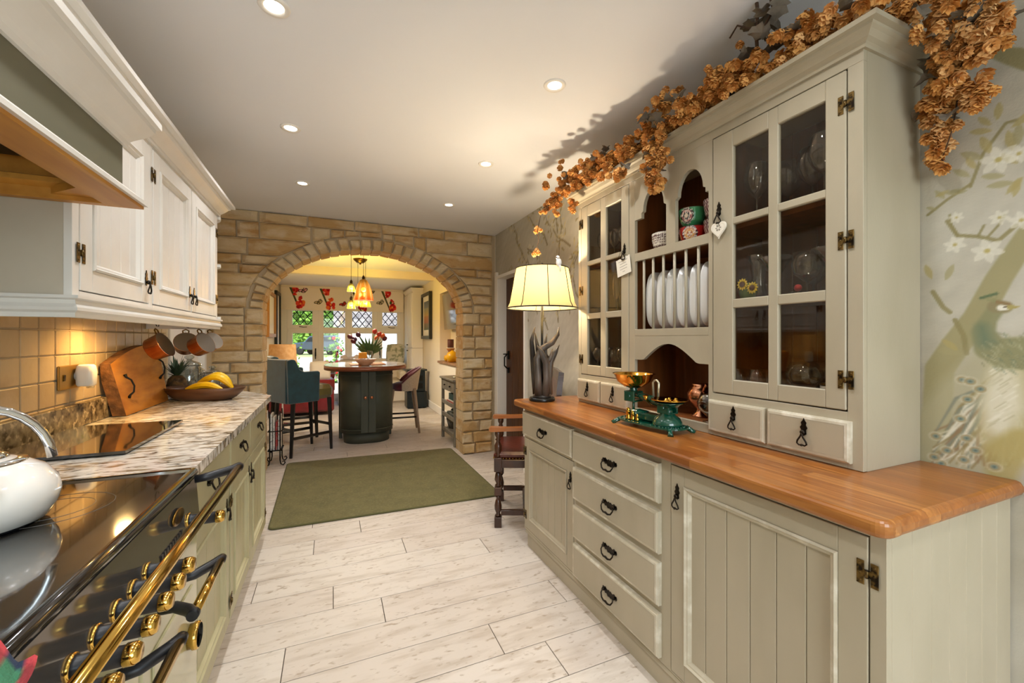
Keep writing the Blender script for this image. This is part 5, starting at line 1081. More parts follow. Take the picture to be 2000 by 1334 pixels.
flowers('rose_bush', 'climbing red rose growing against the white outbuilding corner', (.1, 14.6, -.15), (.14, .08, 1.5), 160, 12)
gp = flowers('geranium_pot', 'red geraniums in a brown pot low outside the window', (-.08, 10.3, .55), (.1, .1, .2), 60, 14); MB().lathe([(0, 0), (.1, 0), (.15, .2), (.15, .24)], (-.08, 10.3, .32), 16).build('pot', 'basket', gp); MB().tube([(-.08, 10.3, -.15), (-.08, 10.3, .33)], .03, 8).build('stand', 'basket', gp)
flowers('shrub', 'yellow green shrub with pink flowers outside the left casement', (-1.55, 16, -.15), (.25, .25, 2.2), 500, 12)
# ------------------------------------------------------------------ island
M('island_green', '454638', .6, col2='3d3e31', sc_=5); M('island_top', 'b9aaa0', .12, col2='a08e82', sc_=6, coat=.5); M('copper_edge', '8a4f35', .3, metal=.3)
IC = Vector((.395, 5.78)); t = thing('kitchen_island', 'dark green rounded island with copper edged oval top', 'island', (IC.x, IC.y, 0))
def rr(hx, hy, r, n=8): return sum([[(IC.x + sx * (hx - r) + r * math.cos(math.radians(a0 + 90 * k / n)), IC.y + sy * (hy - r) + r * math.sin(math.radians(a0 + 90 * k / n))) for k in range(n + 1)] for sx, sy, a0 in ((1, 1, 0), (-1, 1, 90), (-1, -1, 180), (1, -1, 270))], [])
MB().prism(rr(.27, .42, .2), 0, .13, sm=True).build('plinth', 'island_green', t); MB().prism(rr(.31, .47, .23), .13, .885, sm=True).build('body', 'island_green', t)
for z in (.175, .83): MB().tube([(x, y, z) for x, y in rr(.311, .471, .23)], .006, 6, closed=True).build('band', 'island_green', t)
for s in (-1, 1): MB().box(IC.x + s * .305 - .02, IC.x + s * .305 + .02, IC.y - .02, IC.y + .02, 0, .88, .004).build('corner_post', 'island_green', t)
for s in (-1, 1):
    x0, x1 = (IC.x - .086, IC.x - .0015) if s < 0 else (IC.x + .0015, IC.x + .086); yf = IC.y - .47
    d = MB().box(x0, x1, yf - .014, yf + .002, .14, .875, .003).build('door', 'island_green', t); MB().lathe([(.0, -.03), (.016, -.028), (.02, -.02), (.01, -.012), (.01, 0)], (IC.x + s * .036, yf - .014, .565), 14, 'y').build('knob', 'copper', d)
top = [(IC.x + .5 * math.copysign(abs(math.cos(a)) ** .8, math.cos(a)), IC.y + .63 * math.copysign(abs(math.sin(a)) ** .8, math.sin(a))) for a in [2 * PI * k / 64 for k in range(64)]]
MB().prism(top, .89, .938, sm=True).build('top', 'copper_edge', t); MB().prism([(IC.x + (x - IC.x) * .985, IC.y + (y - IC.y) * .985) for x, y in top], .938, .944, sm=True).build('worksurface', 'island_top', t)
# tulips, candle, bowl
IZ = .9445
M('tulip_red', 'b8341f', .5); M('tulip_dark', '5a1822', .5); M('tulip_purple', '4b2440', .5); M('tulip_orange', 'd2622a', .5); M('tulip_leaf', '55713f', .55, col2='3f5a2d', sc_=8); M('candle_wax', 'e9a437', .6); M('tray_wood', 'b07a4e', .5)
VC = Vector((.44, 5.72, IZ)); MB().prism([(.2, 5.5), (.62, 5.5), (.62, 5.9), (.2, 5.9)], IZ, IZ + .006).build('tray', 'tray_wood', label='thin wooden tray under the vase and candle on the island', cat='tray')
b = MB().lathe([(0, .002), (.04, .002), (.042, .01), (.036, .08), (.045, .15), (.05, .17)], VC + Vector((0, 0, .006)), 24).build('flower_vase', 'glassware', label='clear glass vase holding tulips on the island', cat='vase')
def tulip(px, py, col, lab, y=5.72, s=1.0):
    h = at(px, py, Y=y); c = VC + Vector((R.uniform(-.015, .015), R.uniform(-.015, .015), .03)); t = thing('tulip', lab, 'flower', c, 0, 'tulips in the glass vase'); m = c.lerp(h, .55) + Vector((0, 0, .04))
    d = (h - m).normalized(); MB().tube([c, m, h], .0045, 6).build('stem', 'tulip_leaf', t)
    fl = MB(Matrix.Translation(h) @ d.to_track_quat('Z', 'Y').to_matrix().to_4x4()); fl.lathe([(0, -.004), (.02 * s, .004), (.03 * s, .022), (.028 * s, .045), (.016 * s, .062), (.006 * s, .066)], n=12, wob=lambda g, i: 1 + .1 * math.cos(3 * g)); fl.build('bloom', col, t)
for px, py, col, lab in ((687, 661, 'tulip_dark', 'deep red tulip leaning out furthest over the candle'), (696, 666, 'tulip_purple', 'violet tulip between the two dark tulips'), (702, 658, 'tulip_purple', 'dark purple upright tulip beside the deep red one'), (694, 670, 'tulip_dark', 'small maroon tulip low below the deep red one'), (731, 652, 'tulip_red', 'tall red tulip standing highest in the vase'), (739, 657, 'tulip_red', 'bright red tulip next to the tallest one'), (734, 664, 'tulip_orange', 'orange brown tulip low among the red tulips'), (745, 660, 'tulip_orange', 'orange tulip leaning out towards the white cupboard'), (748, 665, 'tulip_dark', 'slim pink closed tulip at the outer edge')): tulip(px, py, col, lab, 5.66 + R.uniform(0, .1))
lf = thing('tulip_leaves', 'broad green tulip leaves spreading from the vase', 'leaves', VC)
for k in range(11):
    a = PI * (k + .5) / 11; d = Vector((math.cos(a) * .8, R.uniform(-.3, .3), .35 + .6 * math.sin(a))).normalized(); L = R.uniform(.2, .3); p = VC + Vector((0, 0, .12)); s = d.cross(Vector((0, 1, .2))).normalized() * .022
    MB().add([p - s * .4, p + s * .4, p + d * L * .5 + s, p + d * L * .5 - s, p + d * L, p + d * L * .5 + Vector((0, .012, 0))], [(0, 1, 5), (1, 2, 5), (2, 4, 5), (4, 3, 5), (3, 0, 5)]).build('leaf', 'tulip_leaf', lf)
c = at(709, 700, Y=5.5); cp_ = Vector((c.x, 5.55, IZ + .0065)); t = thing('pillar_candle', 'thick orange pillar candle in front of the tulips', 'candle', cp_); MB().lathe([(.048, 0), (.05, .004), (.05, .145), (.046, .15), (0, .146)], cp_, 28).build('wax', 'candle_wax', t); MB().tube([cp_ + Vector((0, 0, .145)), cp_ + Vector((.002, 0, .16))], .0018, 5).build('wick', 'iron', t)
bc = Vector((at(714, 712, Y=5.36).x, 5.37, IZ + .001)); M('bowl_tan', 'c79a7c', .45, col2='b98866', sc_=7)
MB().lathe([(0, .0), (.045, .0), (.05, .008), (.09, .045), (.115, .08), (.11, .082), (.085, .05), (.045, .014), (0, .012)], bc, 36, wob=lambda g, i: 1 + (.14 * math.cos(2 * g) if 3 <= i <= 6 else 0)).build('fruit_dish', 'bowl_tan', label='tan boat shaped dish of plums on the island', cat='bowl')
M('plum', '4a1a26', .35)
for k, (dx, dy) in enumerate(((-.05, .0), (-.012, .02), (-.02, -.03), (.03, .0))): MB().sph(bc + Vector((dx, dy, .065)), .024, 12, 8).build('plum', 'plum', label='dark red plum heaped in the tan dish', cat='fruit', group='plums in the tan dish')
# ------------------------------------------------------------------ bar stools
M('velvet_teal', '1e4751', .75, col2='173840', sc_=12, sheen=.6); M('velvet_olive', '77672b', .8, col2='665822', sc_=12, sheen=.5); M('leg_black', '1a1512', .35); M('linen', 'c3b09a', .9, col2='b5a28b', sc_=60); M('velvet_wine', '5f1b26', .75, sheen=.6); M('ash_leg', '9c8570', .5)
def bar_stool(loc, rz, lab):
    t = thing('bar_stool', lab, 'bar stool', (0, 0, 0), 0, 'teal velvet bar stools')
    for x, y, lx, ly in ((-.2, -.2, -.03, -.01), (-.2, .2, -.03, .01), (.225, -.19, .02, -.01), (.225, .19, .02, .01)): MB().tube([(x, y, .6), (x + lx, y + ly, 0)], [.028, .018], 4, sm=False).build('leg', 'leg_black', t)
    for a, b in (((-.225, -.207, .2), (.236, -.198, .2)), ((-.225, .207, .2), (.236, .198, .2)), ((.232, -.2, .29), (.232, .2, .29)), ((-.222, -.2, .29), (-.222, .2, .29))): MB().tube([a, b], .017, 4, sm=False).build('footrest', 'leg_black', t)
    MB().box(-.19, .28, -.215, .215, .59, .75, .045).build('seat', 'velvet_olive', t)
    def side(s): return [(-.27, .58), (.07, .58), (.08, .9), (.06, .915), (-.1, .915), (-.15, .94), (-.2, 1.045), (-.235, 1.055), (-.285, 1.04)]
    for s in (-1, 1): MB().prism(side(s), s * .205, s * .25, 'xz').build('arm', 'velvet_teal', t); MB().prism([(x + .0, z - .004) if z > .8 else (x, z + .12) for x, z in side(s)], s * .193, s * .207, 'xz').build('arm_lining', 'velvet_olive', t)
    MB().prism([(-.285, .58), (-.245, .58), (-.235, 1.05), (-.285, 1.045)], -.21, .21, 'xz').build('back', 'velvet_teal', t); MB().prism([(-.246, .7), (-.2, .7), (-.215, 1.045), (-.236, 1.052)], -.195, .195, 'xz').build('back_lining', 'velvet_olive', t)
    for o in t.children:
        if o.name.split('.')[0] in ('arm', 'back', 'back_lining'): bv = o.modifiers.new('b', 'BEVEL'); bv.width = .012; bv.segments = 2
    plant(t, loc, rz)
bar_stool((-.33, 5.3, 0), math.radians(33), 'teal velvet bar stool with olive lining nearest the stone arch'); bar_stool((-.47, 6.1, 0), math.radians(12), 'teal velvet bar stool half hidden behind the other teal stool')
t = thing('linen_stool', 'beige linen bar stool with wine red velvet seat at the island', 'bar stool', (0, 0, 0))      # faces -x
for x, y in ((-.17, -.16), (-.17, .16), (.14, -.15), (.14, .15)): MB().tube([(x * .9, y * .9, .6), (x * 1.35, y * 1.2, 0)], [.024, .014], 8).build('leg', 'ash_leg', t)
for s in (-1, 1): MB().tube([(-.2, s * .17, .22), (.16, s * .16, .22)], .012, 6).build('footrest', 'leg_black', t)
MB().tube([(-.2, -.17, .25), (-.2, .17, .25)], .012, 6).build('footrest', 'leg_black', t)
vo, vi = [], []; n = 24
for i in range(n + 1):
    a = -PI * .62 + PI * 1.24 * i / n; f = math.cos(a * .8); zt = .66 + .22 * max(0, math.cos(a * .78)) ** .8
    vo += [(.02 + .16 * math.cos(a), .17 * math.sin(a), .57), (.03 + .2 * math.cos(a), .215 * math.sin(a), zt)]; vi += [(.02 + .13 * math.cos(a), .14 * math.sin(a), .62), (.03 + .185 * math.cos(a), .2 * math.sin(a), zt)]
fs = [(2 * i, 2 * i + 2, 2 * i + 3, 2 * i + 1) for i in range(n)]
MB().add(vo, fs, True).build('shell', 'linen', t); MB().add(vi, [f[::-1] for f in fs], True).build('lining', 'velvet_wine', t); MB().tube([((vo[2 * i + 1][0] + vi[2 * i + 1][0]) / 2, (vo[2 * i + 1][1] + vi[2 * i + 1][1]) / 2, vo[2 * i + 1][2]) for i in range(n + 1)], .014, 8).build('rim', 'velvet_wine', t)
MB().lathe([(0, .57), (.16, .57), (.17, .6), (.16, .66), (.1, .68), (0, .682)], (.005, 0, 0), 28).build('seat', 'velvet_wine', t); plant(t, (.9, 5.86, 0), -.08)
# ------------------------------------------------------------------ pendants
def tinted_glass(name):
    m = bpy.data.materials.new(name); m.use_nodes = True; MATS[name] = m; n = m.node_tree.nodes; l = m.node_tree.links; b = n['Principled BSDF']; a = n.new('ShaderNodeAttribute'); a.attribute_name = 'Col'
    b.inputs['Base Color'].default_value = (.03, .02, .01, 1); b.inputs['Roughness'].default_value = .12
    tl = n.new('ShaderNodeBsdfTranslucent'); tr = n.new('ShaderNodeBsdfTransparent'); m1 = n.new('ShaderNodeMixShader'); m2 = n.new('ShaderNodeMixShader'); m1.inputs[0].default_value = .055; m2.inputs[0].default_value = .5
    l.new(a.outputs['Color'], tl.inputs[0]); l.new(a.outputs['Color'], tr.inputs[0]); l.new(b.outputs[0], m1.inputs[1]); l.new(tl.outputs[0], m1.inputs[2]); l.new(m1.outputs[0], m2.inputs[1]); l.new(tr.outputs[0], m2.inputs[2]); l.new(m2.outputs[0], n['Material Output'].inputs[0])
tinted_glass('amber_glass'); tinted_glass('lime_glass')
def pendant(p, ceil, r, h, mat, cols, lab, fl=0):
    t = thing('pendant_lamp', lab, 'lamp', (p.x, p.y, p.z), 0, 'coloured glass pendants over the island'); n = 36
    pr = [(r * .12, h), (r * .35, h * .93), (r * .6, h * .75), (r * .8, h * .5), (r * .93, h * .2), (r, 0)]; P2 = []
    for i in range(5):
        for s in range(5): P2.append((pr[i][0] + (pr[i + 1][0] - pr[i][0]) * s / 5, pr[i][1] + (pr[i + 1][1] - pr[i][1]) * s / 5))
    b = MB().lathe(P2 + [pr[-1]], p, n, wob=lambda g, i: 1 + fl * math.cos(9 * g) * i / 25); b.f = b.f[:-2]; b.sm = b.sm[:-2]; me = b.mesh('shade', mat)
    def f(co):
        q = co - np.array(p); tz = np.clip(q[:, 2] / h, 0, 1)[:, None]; an = np.arctan2(q[:, 1], q[:, 0]); c = rgb(cols[0]) * (1 - tz) + rgb(cols[1]) * tz; st = (.5 + .5 * np.cos(9 * an))[:, None] ** 3; return c * (1 - .45 * st) + rgb(cols[2]) * .45 * st
    paint(me, f); obj('shade', me, t); MB().tube([p + Vector((0, 0, h)), Vector((p.x, p.y, ceil))], .003, 6).build('cord', 'antique', t); MB().lathe([(.018, h - .01), (.02, h + .02), (.008, h + .045)], p, 12).build('lamp_holder', 'antique', t)
    MB().sph(p + Vector((0, 0, h * .5)), min(.03, r * .45), 10, 8).build('bulb', 'bulb_glow', t)
    d = bpy.data.lights.new('pendant_light', 'POINT'); d.energy = 34 if r > .1 else 15; d.color = (1, .95, .86); d.shadow_soft_size = .03; o = bpy.data.objects.new('pendant_light', d); COL.objects.link(o); o.location = p + Vector((0, 0, h * .2)); o.parent = t; o.matrix_parent_inverse = W(t).inverted()
CA = Vector((.37, 6.5, 2.44)); t = thing('ceiling_rose', 'round brass ceiling rose for the pendant cords', 'ceiling rose', CA); MB().lathe([(.0, -.06), (.05, -.055), (.09, -.02), (.1, 0)], CA, 28).build('dome', 'aged_brass', t); MB().lathe([(.012, -.08), (.016, -.06)], CA, 10).build('finial', 'aged_brass', t)
lime = ('c9b31e', 'e6d85a', 'f6f0b0')
p = at(710, 587, Y=5.9); pendant(p, 2.44, .125, .29, 'amber_glass', ('b8430f', 'f2b53c', 'ffe9a8'), 'large fluted amber glass pendant over the island', .03)
for px, by, y, r, h, cl, lab in ((686, 570, 6.5, .06, .13, 2.44, 'small lime glass pendant hanging highest'), (686, 603, 6.25, .058, .13, 2.44, 'small lime glass pendant hanging lowest'), (699, 598, 6.8, .075, .26, 2.44, 'tall yellow glass pendant behind the amber one'), (714, 600, 6.55, .08, .15, 2.44, 'wide lime glass pendant behind the amber one')):
    p = at(px, by, Y=y); pendant(p, cl, r, h, 'lime_glass', lime, lab)
# ------------------------------------------------------------------ sofa, floor lamp, cushions
M('sofa_red', '7a1c1f', .3, col2='5f1216', sc_=6, coat=.2); M('cushion_cream', 'd8cbb6', .9); M('throw', 'efe4df', .95, col2='ddcdc8', sc_=6); M('sofa_cream', 'e2d8c6', .9)
t = thing('leather_sofa', 'dark red leather sofa with rolled arms behind the teal stools', 'sofa', (-.42, 8.0, 0))
MB().box(-.94, .0, 7.62, 8.95, .06, .42, .03).build('base', 'sofa_red', t); MB().box(-.955, -.72, 7.62, 8.95, .42, .86, .06).build('back', 'sofa_red', t)
for y in (7.6, 8.84): MB().box(-.9, .02, y, y + .14, .06, .5, .03).tube([(-.93, y + .07, .5), (.03, y + .07, .5)], .095, 16).build('arm', 'sofa_red', t)
MB().box(-.72, .03, 7.76, 8.28, .42, .54, .05).build('seat_cushion', 'sofa_red', t); MB().box(-.72, .03, 8.29, 8.82, .42, .54, .05).build('seat_cushion', 'sofa_red', t)
def pillow(c, s, rot, mat, lab, g=None):
    b = MB(Matrix.Translation(c) @ Matrix.Rotation(rot[2], 4, 'Z') @ Matrix.Rotation(rot[0], 4, 'X')); n = 14; vs = []
    for sg in (1, -1):
        for j in range(n + 1):
            for i in range(n + 1): u, v = 2 * i / n - 1, 2 * j / n - 1; k = 1 - .1 * (u * u * v * v); vs.append((u * s[0] * (1 - .08 * v * v * 0 - .06 * (1 - u * u) * abs(v) * 0) * k, sg * s[1] * ((1 - u ** 4) * (1 - v ** 4)) ** .6, v * s[2] * k))
    m = (n + 1) ** 2; fs = [(j * (n + 1) + i, j * (n + 1) + i + 1, (j + 1) * (n + 1) + i + 1, (j + 1) * (n + 1) + i) for j in range(n) for i in range(n)]
    b.add(vs, fs + [tuple(m + q for q in f)[::-1] for f in fs], True); return b.build('cushion', mat, label=lab, cat='cushion', group=g)
pillow((-.2, 7.95, .72), (.17, .06, .17), (-.25, 0, .3), 'cushion_cream', 'square beige cushion standing on the red sofa')
t = thing('window_sofa', 'cream sofa standing below the garden window', 'sofa', (.6, 8.95, 0))
MB().box(.1, 1.38, 8.55, 9.2, .0, .42, .04).build('base', 'sofa_cream', t); MB().box(.1, 1.38, 9.05, 9.24, .42, .86, .05).build('back', 'sofa_cream', t)
for x in (.1, 1.24): MB().box(x, x + .14, 8.56, 9.22, .42, .62, .04).build('arm', 'sofa_cream', t)
b = grid(20, 8, lambda a, c: (.14 + .36 * a, 9.02 + .2 * c - .05 * math.sin(c * PI) * 0, .875 + .07 * math.sin(PI * c) * (.7 + .3 * math.sin(9 * a)) + .008 * math.sin(20 * a + 6 * c))); o = b.build('throw_blanket', 'throw', label='pale pink folded throw over the cream sofa back', cat='blanket'); o.modifiers.new('s', 'SOLIDIFY').thickness = .01
pillow((1.2, 8.97, .95), (.19, .07, .22), (-.15, 0, -.3), M('cushion_leaf', 'c9c7b8', .9, col2='8d927c', sc_=11, lo=.5, hi=.6), 'pale cushion with grey leaf pattern by the white cupboard')
t = thing('floor_lamp', 'floor lamp with wide tan drum shade behind the bar stools', 'lamp', (-.68, 7.0, 0)); M('shade_tan', 'c99f6d', .9, col2='b98a55', sc_=20)
MB().lathe([(.13, 0), (.13, .015), (.02, .03)], (-.68, 7.0, 0), 28).build('base', 'chrome', t); MB().tube([(-.68, 7, .02), (-.68, 7, 1.0)], .011, 10).build('pole', 'chrome', t)
b = MB().lathe([(.19, .89), (.175, 1.19)], (-.68, 7.0, 0), 36); b.f = b.f[:-2]; b.sm = b.sm[:-2]; b.build('shade', 'shade_tan', t)
# ------------------------------------------------------------------ magazine rack and books by the arch
t = thing('book_rack', 'black wrought iron book rack with scroll feet beside the arch', 'rack', (-.52, 4.84, 0)); ro = Vector((-.53, 4.84, 0))
for s in (-1, 1):
    for e in (-1, 1):
        p = ro + Vector((s * .045, e * .09, 0)); b = MB().tube([p + Vector((0, 0, .55)), p + Vector((0, 0, .06)), p + Vector((s * .008, 0, .02)), p + Vector((s * .03, 0, .008)), p + Vector((s * .045, 0, .03)), p + Vector((s * .035, 0, .05)), p + Vector((s * .022, 0, .04))], .006, 6).build('leg', 'iron', t)
for z in (.16, .35):
    MB().tube([ro + Vector((a, b, z)) for a, b in ((-.06, -.1), (.06, -.1), (.06, .1), (-.06, .1))], .005, 6, closed=True).build('hoop', 'iron', t)
MB().box(ro.x - .06, ro.x + .06, ro.y - .1, ro.y + .1, .152, .158).build('tray', 'iron', t)
for k, (c, hh, lab) in enumerate((('e8e4da', .36, 'white spined magazine in the iron rack'), ('d8d2c8', .33, 'patterned grey book in the iron rack'), ('9b2f2a', .28, 'slim red book in the iron rack'), ('efeae0', .34, 'cream book at the wall side of the iron rack'))):
    x = ro.x - .035 + k * .024; B0 = MB().box(x - .009, x + .009, ro.y - .08, ro.y + .08, .1585, .1585 + hh, .002).build('book', M('book' + c, c, .6, col2='8f8a84', sc_=50, lo=.55, hi=.6), label=lab, cat='book', group='books in the iron rack')
# ------------------------------------------------------------------ right side of the far room
M('frame_black', '23251f', .4); M('mount', 'f0ebe0', .8); M('tv_black', '0d0f10', .05, coat=1)
t = thing('framed_picture', 'black framed landscape print with cream mount on the wall', 'picture', (1.65, 7.95, 1.3)); z0, z1, y0, y1 = 1.27, 2.14, 7.52, 8.28
MB().box(1.6, 1.655, y0, y0 + .06, z0, z1, .003).box(1.6, 1.655, y1 - .06, y1, z0, z1, .003).box(1.6, 1.655, y0 + .06, y1 - .06, z0, z0 + .06, .003).box(1.6, 1.655, y0 + .06, y1 - .06, z1 - .06, z1, .003).build('frame', 'frame_black', t); MB().box(1.63, 1.64, y0 + .05, y1 - .05, z0 + .05, z1 - .05).build('mount', 'mount', t)
def land(co):
    v = np.clip((co[:, 2] - 1.42) / .58, 0, 1); u = co[:, 1]; c = np.zeros((len(co), 3))
    for i, (a, b) in enumerate(((rgb('4a5a3f'), rgb('8a6a3a')), (rgb('a85a2a'), rgb('b8863f')), (rgb('c09a4c'), rgb('8f8f78')), (rgb('6d7680'), rgb('4c5560')))):
        m = (v >= i / 4) & (v <= (i + 1) / 4); k = ((v - i / 4) * 4)[:, None]; c = np.where(m[:, None], a * (1 - k) + b * k, c)
    return c * (1 + .12 * np.sin(u * 70 + v * 20) * np.sin(v * 45))[:, None]
me = grid(30, 40, lambda a, b: (1.627, 8.12 - .44 * a, 1.44 + .54 * b)).mesh('print', None); me.materials.append(M('art_print', 'fff', .5, attr='Col') if False else M('art_print', 'ffffff', .5, attr='Col')); paint(me, land); obj('print', me, t)
t = thing('television', 'flat television tilted in the wall niche reflecting the garden', 'television', (1.72, 6.2, 1.4)); Ft = FN(1.72, 6.88, 1.42) @ Matrix.Rotation(.07, 4, 'X') @ Matrix.Rotation(-.07, 4, 'Y')
MB(Ft).box(0, 1.2, 0, .58, -.03, 0, .006).build('screen', 'tv_black', t); MB(Ft).box(.5, .7, .2, .4, -.12, -.03).build('bracket', 'iron', t)
LZ = NZ0 + .0045; M('candle_brown', '5a2f25', .6); M('gourd', 'e2a70c', .35); M('turned_wood', 'a8713a', .5)
t = thing('candlestick', 'turned wooden candlestick with brown pillar candle on the ledge', 'candlestick', (1.75, 6.55, LZ)); MB().lathe([(.06, 0), (.06, .02), (.03, .05), (.022, .1), (.035, .15), (.055, .19), (.065, .2), (.065, .215)], (1.74, 6.55, LZ), 20).build('stick', 'turned_wood', t); MB().lathe([(.05, .216), (.05, .36), (0, .36)], (1.74, 6.55, LZ), 20).build('candle', 'candle_brown', t); MB().lathe([(.062, .2155), (.068, .225), (.05, .225)], (1.74, 6.55, LZ), 20).build('dish', 'mount', t)
for y, r, lab in ((6.68, .06, 'small yellow gourd vase on the niche ledge'), (6.36, .1, 'round yellow gourd vase on the niche ledge')): MB().lathe([(0, 0), (r * .6, .005), (r, r * .8), (r * .8, r * 1.5), (r * .25, r * 1.75), (r * .2, r * 1.85)], (1.72, y, LZ), 20).build('gourd_vase', 'gourd', label=lab, cat='vase')
t = thing('photo_frame', 'small dark photo frame standing at the niche end', 'photo frame', (1.74, 5.9, LZ)); MB().box(1.73, 1.75, 5.8, 6.0, LZ, LZ + .26, .003).build('frame', 'frame_black', t); MB().box(1.727, 1.73, 5.83, 5.97, LZ + .03, LZ + .23).build('photo', 'mount', t)
# console
M('grey_wood', '8b8270', .6, col2='756c5b', sc_=6, st=(4, 4, 1)); t = thing('console_shelf', 'narrow grey washed shelf unit with drawer beside the arch', 'shelf', (1.47, 5.05, 0)); a0, a1, b0, b1 = 1.3, 1.635, 4.74, 5.36
for x in (a0, a1 - .035):
    for y in (b0, b1 - .035): MB().box(x, x + .035, y, y + .035, 0, .765, .003).build('leg', 'grey_wood', t)
MB().box(a0 - .02, a1, b0 - .02, b1 + .02, .765, .79, .004).build('top', 'grey_wood', t); d = MB().box(a0 + .004, a1 - .02, b0 + .035, b1 - .035, .63, .76, .002).build('drawer', 'grey_wood', t)
for y in (4.92, 5.18): MB().lathe([(0, -.022), (.012, -.018), (.006, 0)], (a0 + .004, y, .695), 10, 'x').build('knob', 'antique', d)
for z in (.12, .31, .47):
    for k in range(6): MB().box(a0 + .012 + k * .052, a0 + .052 + k * .052, b0 + .03, b1 - .03, z, z + .014, .002).build('slat', 'grey_wood', t)
    MB().box(a0, a0 + .014, b0 + .035, b1 - .035, z - .02, z + .03, .002).build('rail', 'grey_wood', t)
for k, (c, z, lab) in enumerate((('b8452f', .4845, 'red book lying lowest on the console shelf'), ('d8cfc0', .5035, 'cream book in the middle of the console pile'), ('2f4a44', .5225, 'dark green box on top of the console books'))): MB().box(1.33, 1.6, 4.85, 5.2 - k * .05, z, z + .018 + (.06 if k == 2 else 0), .002).build('book', M('cb' + c, c, .6), label=lab, cat='book')
M('basket_weave', '6f6a60', .9, bump=.6, bs=120); M('clear_box', '3c3a38', .3)
t = thing('storage_basket', 'grey woven basket of cloths on the low console shelf', 'basket', (1.46, 5.2, .134)); MB().lathe([(0, 0), (.1, 0), (.13, .12), (.125, .12), (.095, .01), (0, .008)], (1.46, 5.21, .1345), 20).build('basket', 'basket_weave', t); MB().sph((1.46, 5.21, .24), (.1, .1, .03), 10, 6).build('cloth', 'throw', t)
MB().lathe([(0, 0), (.09, 0), (.1, .13), (.095, .13), (.085, .01), (0, .008)], (1.44, 4.93, .1345), 4).build('storage_box', 'clear_box', label='dark square box on the low console shelf', cat='box'); MB().box(1.33, 1.58, 4.85, 5.2, .3245, .36, .01).sph((1.42, 4.98, .385), (.1, .09, .03), 10, 6).sph((1.44, 5.12, .38), (.08, .07, .022), 10, 6).build('folded_cloths', M('cloth_dark', '3f463c', .9, col2='6d6a5c', sc_=20), label='dark folded cloths on the middle console shelf', cat='cloth')
t = thing('glass_bird', 'silver and glass bird ornament standing on the console', 'ornament', (1.42, 5.0, .79)); c = Vector((1.42, 5.0, .79)); MB().lathe([(.07, .0005), (.07, .01), (.03, .03), (0, .034)], c, 20).build('base', 'glassware', t); MB().sph(c + Vector((0, -.04, .13)), (.03, .055, .035), 12, 8).build('body', 'chrome', t); MB().tube([c + Vector((0, 0, .03)), c + Vector((0, -.01, .08)), c + Vector((0, -.03, .12))], .008, 8).build('leg', 'chrome', t); MB().sph(c + Vector((0, -.09, .18)), .02, 10, 8).build('head', 'chrome', t)
# stove
M('cast_iron', '20282b', .35, metal=.4); t = thing('stove', 'small dark cast iron stove with pierced front in the corner', 'stove', (1.4, 7.85, 0))
MB().prism(sum([[(x, y)] for x, y in ((1.24, 7.72), (1.3, 7.66), (1.54, 7.66), (1.6, 7.72), (1.6, 8.0), (1.24, 8.0))], []), .02, .3).build('ash_base', 'cast_iron', t); MB().box(1.27, 1.57, 7.72, 7.98, .3, .68, .008).build('body', 'cast_iron', t); MB().prism([(1.24, 7.7), (1.6, 7.7), (1.6, 8.0), (1.24, 8.0)], .68, .71).build('top', 'cast_iron', t); MB().lathe([(.012, .71), (.02, .73), (0, .75)], (1.42, 7.84, 0), 10).build('knob', 'antique', t)
for x in (1.29, 1.41):
    d = MB().box(x, x + .13, 7.708, 7.722, .32, .66, .004).build('door', 'cast_iron', t)
    for z in (.36, .5): MB().box(x + .02, x + .11, 7.703, 7.71, z, z + .1, .002).build('grille', 'iron', d)
for x, y in ((1.27, 7.72), (1.57, 7.72), (1.27, 7.96), (1.57, 7.96)): MB().box(x - .02, x + .02, y - .02, y + .02, 0, .02).build('foot', 'cast_iron', t)
# tall white cupboard
t = thing('tall_cupboard', 'tall white painted cupboard with cornice beside the garden window', 'cupboard', (1.54, 8.8, 0)); MB().box(1.45, 1.655, 8.35, 9.25, 0, 2.22, .003).build('body', 'soft_white', t)
MB().sweep([(0, 0), (.01, 0), (.02, .03), (.05, .06), (.05, .08), (-.05, .08)], [(1.655, 8.35, 2.2), (1.45, 8.35, 2.2), (1.45, 9.25, 2.2)][::-1]).build('cornice', 'soft_white', t)
for z0, z1 in ((.1, 1.08), (1.1, 2.18)):
    for y0 in (8.37, 8.82): d = MB().box(1.432, 1.45, y0, y0 + .43, z0, z1, .002).build('door', 'soft_white', t); MB().box(1.428, 1.434, y0 + .06, y0 + .37, z0 + .06, z1 - .06, .002).build('door_panel', 'soft_white', d); MB().lathe([(0, -.025), (.012, -.02), (.006, 0)], (1.432, 8.79 if y0 < 8.5 else 8.84, 1.03 if z0 < 1 else 1.15), 10, 'x').build('knob', 'antique', d)
MB().box(1.452, 1.654, 8.346, 8.351, 1.085, 1.09).build('joint_line', 'grey_wood', t)
# pictures on the left wall
M('frame_oak', 'a8783c', .5)
for y0, y1, z0, z1, fm, lab in ((7.55, 8.45, 1.3, 2.05, 'frame_oak', 'oak framed mirror on the left wall of the far room'), (8.6, 9.2, .95, 2.15, 'frame_black', 'tall black framed picture with white mount by the garden window')):
    t = thing('framed_picture', lab, 'picture', (RL, (y0 + y1) / 2, z0)); f = .06
    MB().box(RL + .002, RL + .05, y0, y0 + f, z0, z1, .004).box(RL + .002, RL + .05, y1 - f, y1, z0, z1, .004).box(RL + .002, RL + .05, y0 + f, y1 - f, z0, z0 + f, .004).box(RL + .002, RL + .05, y0 + f, y1 - f, z1 - f, z1, .004).build('frame', fm, t); MB().box(RL + .002, RL + .02, y0 + f, y1 - f, z0 + f, z1 - f).build('mount', 'mount', t)
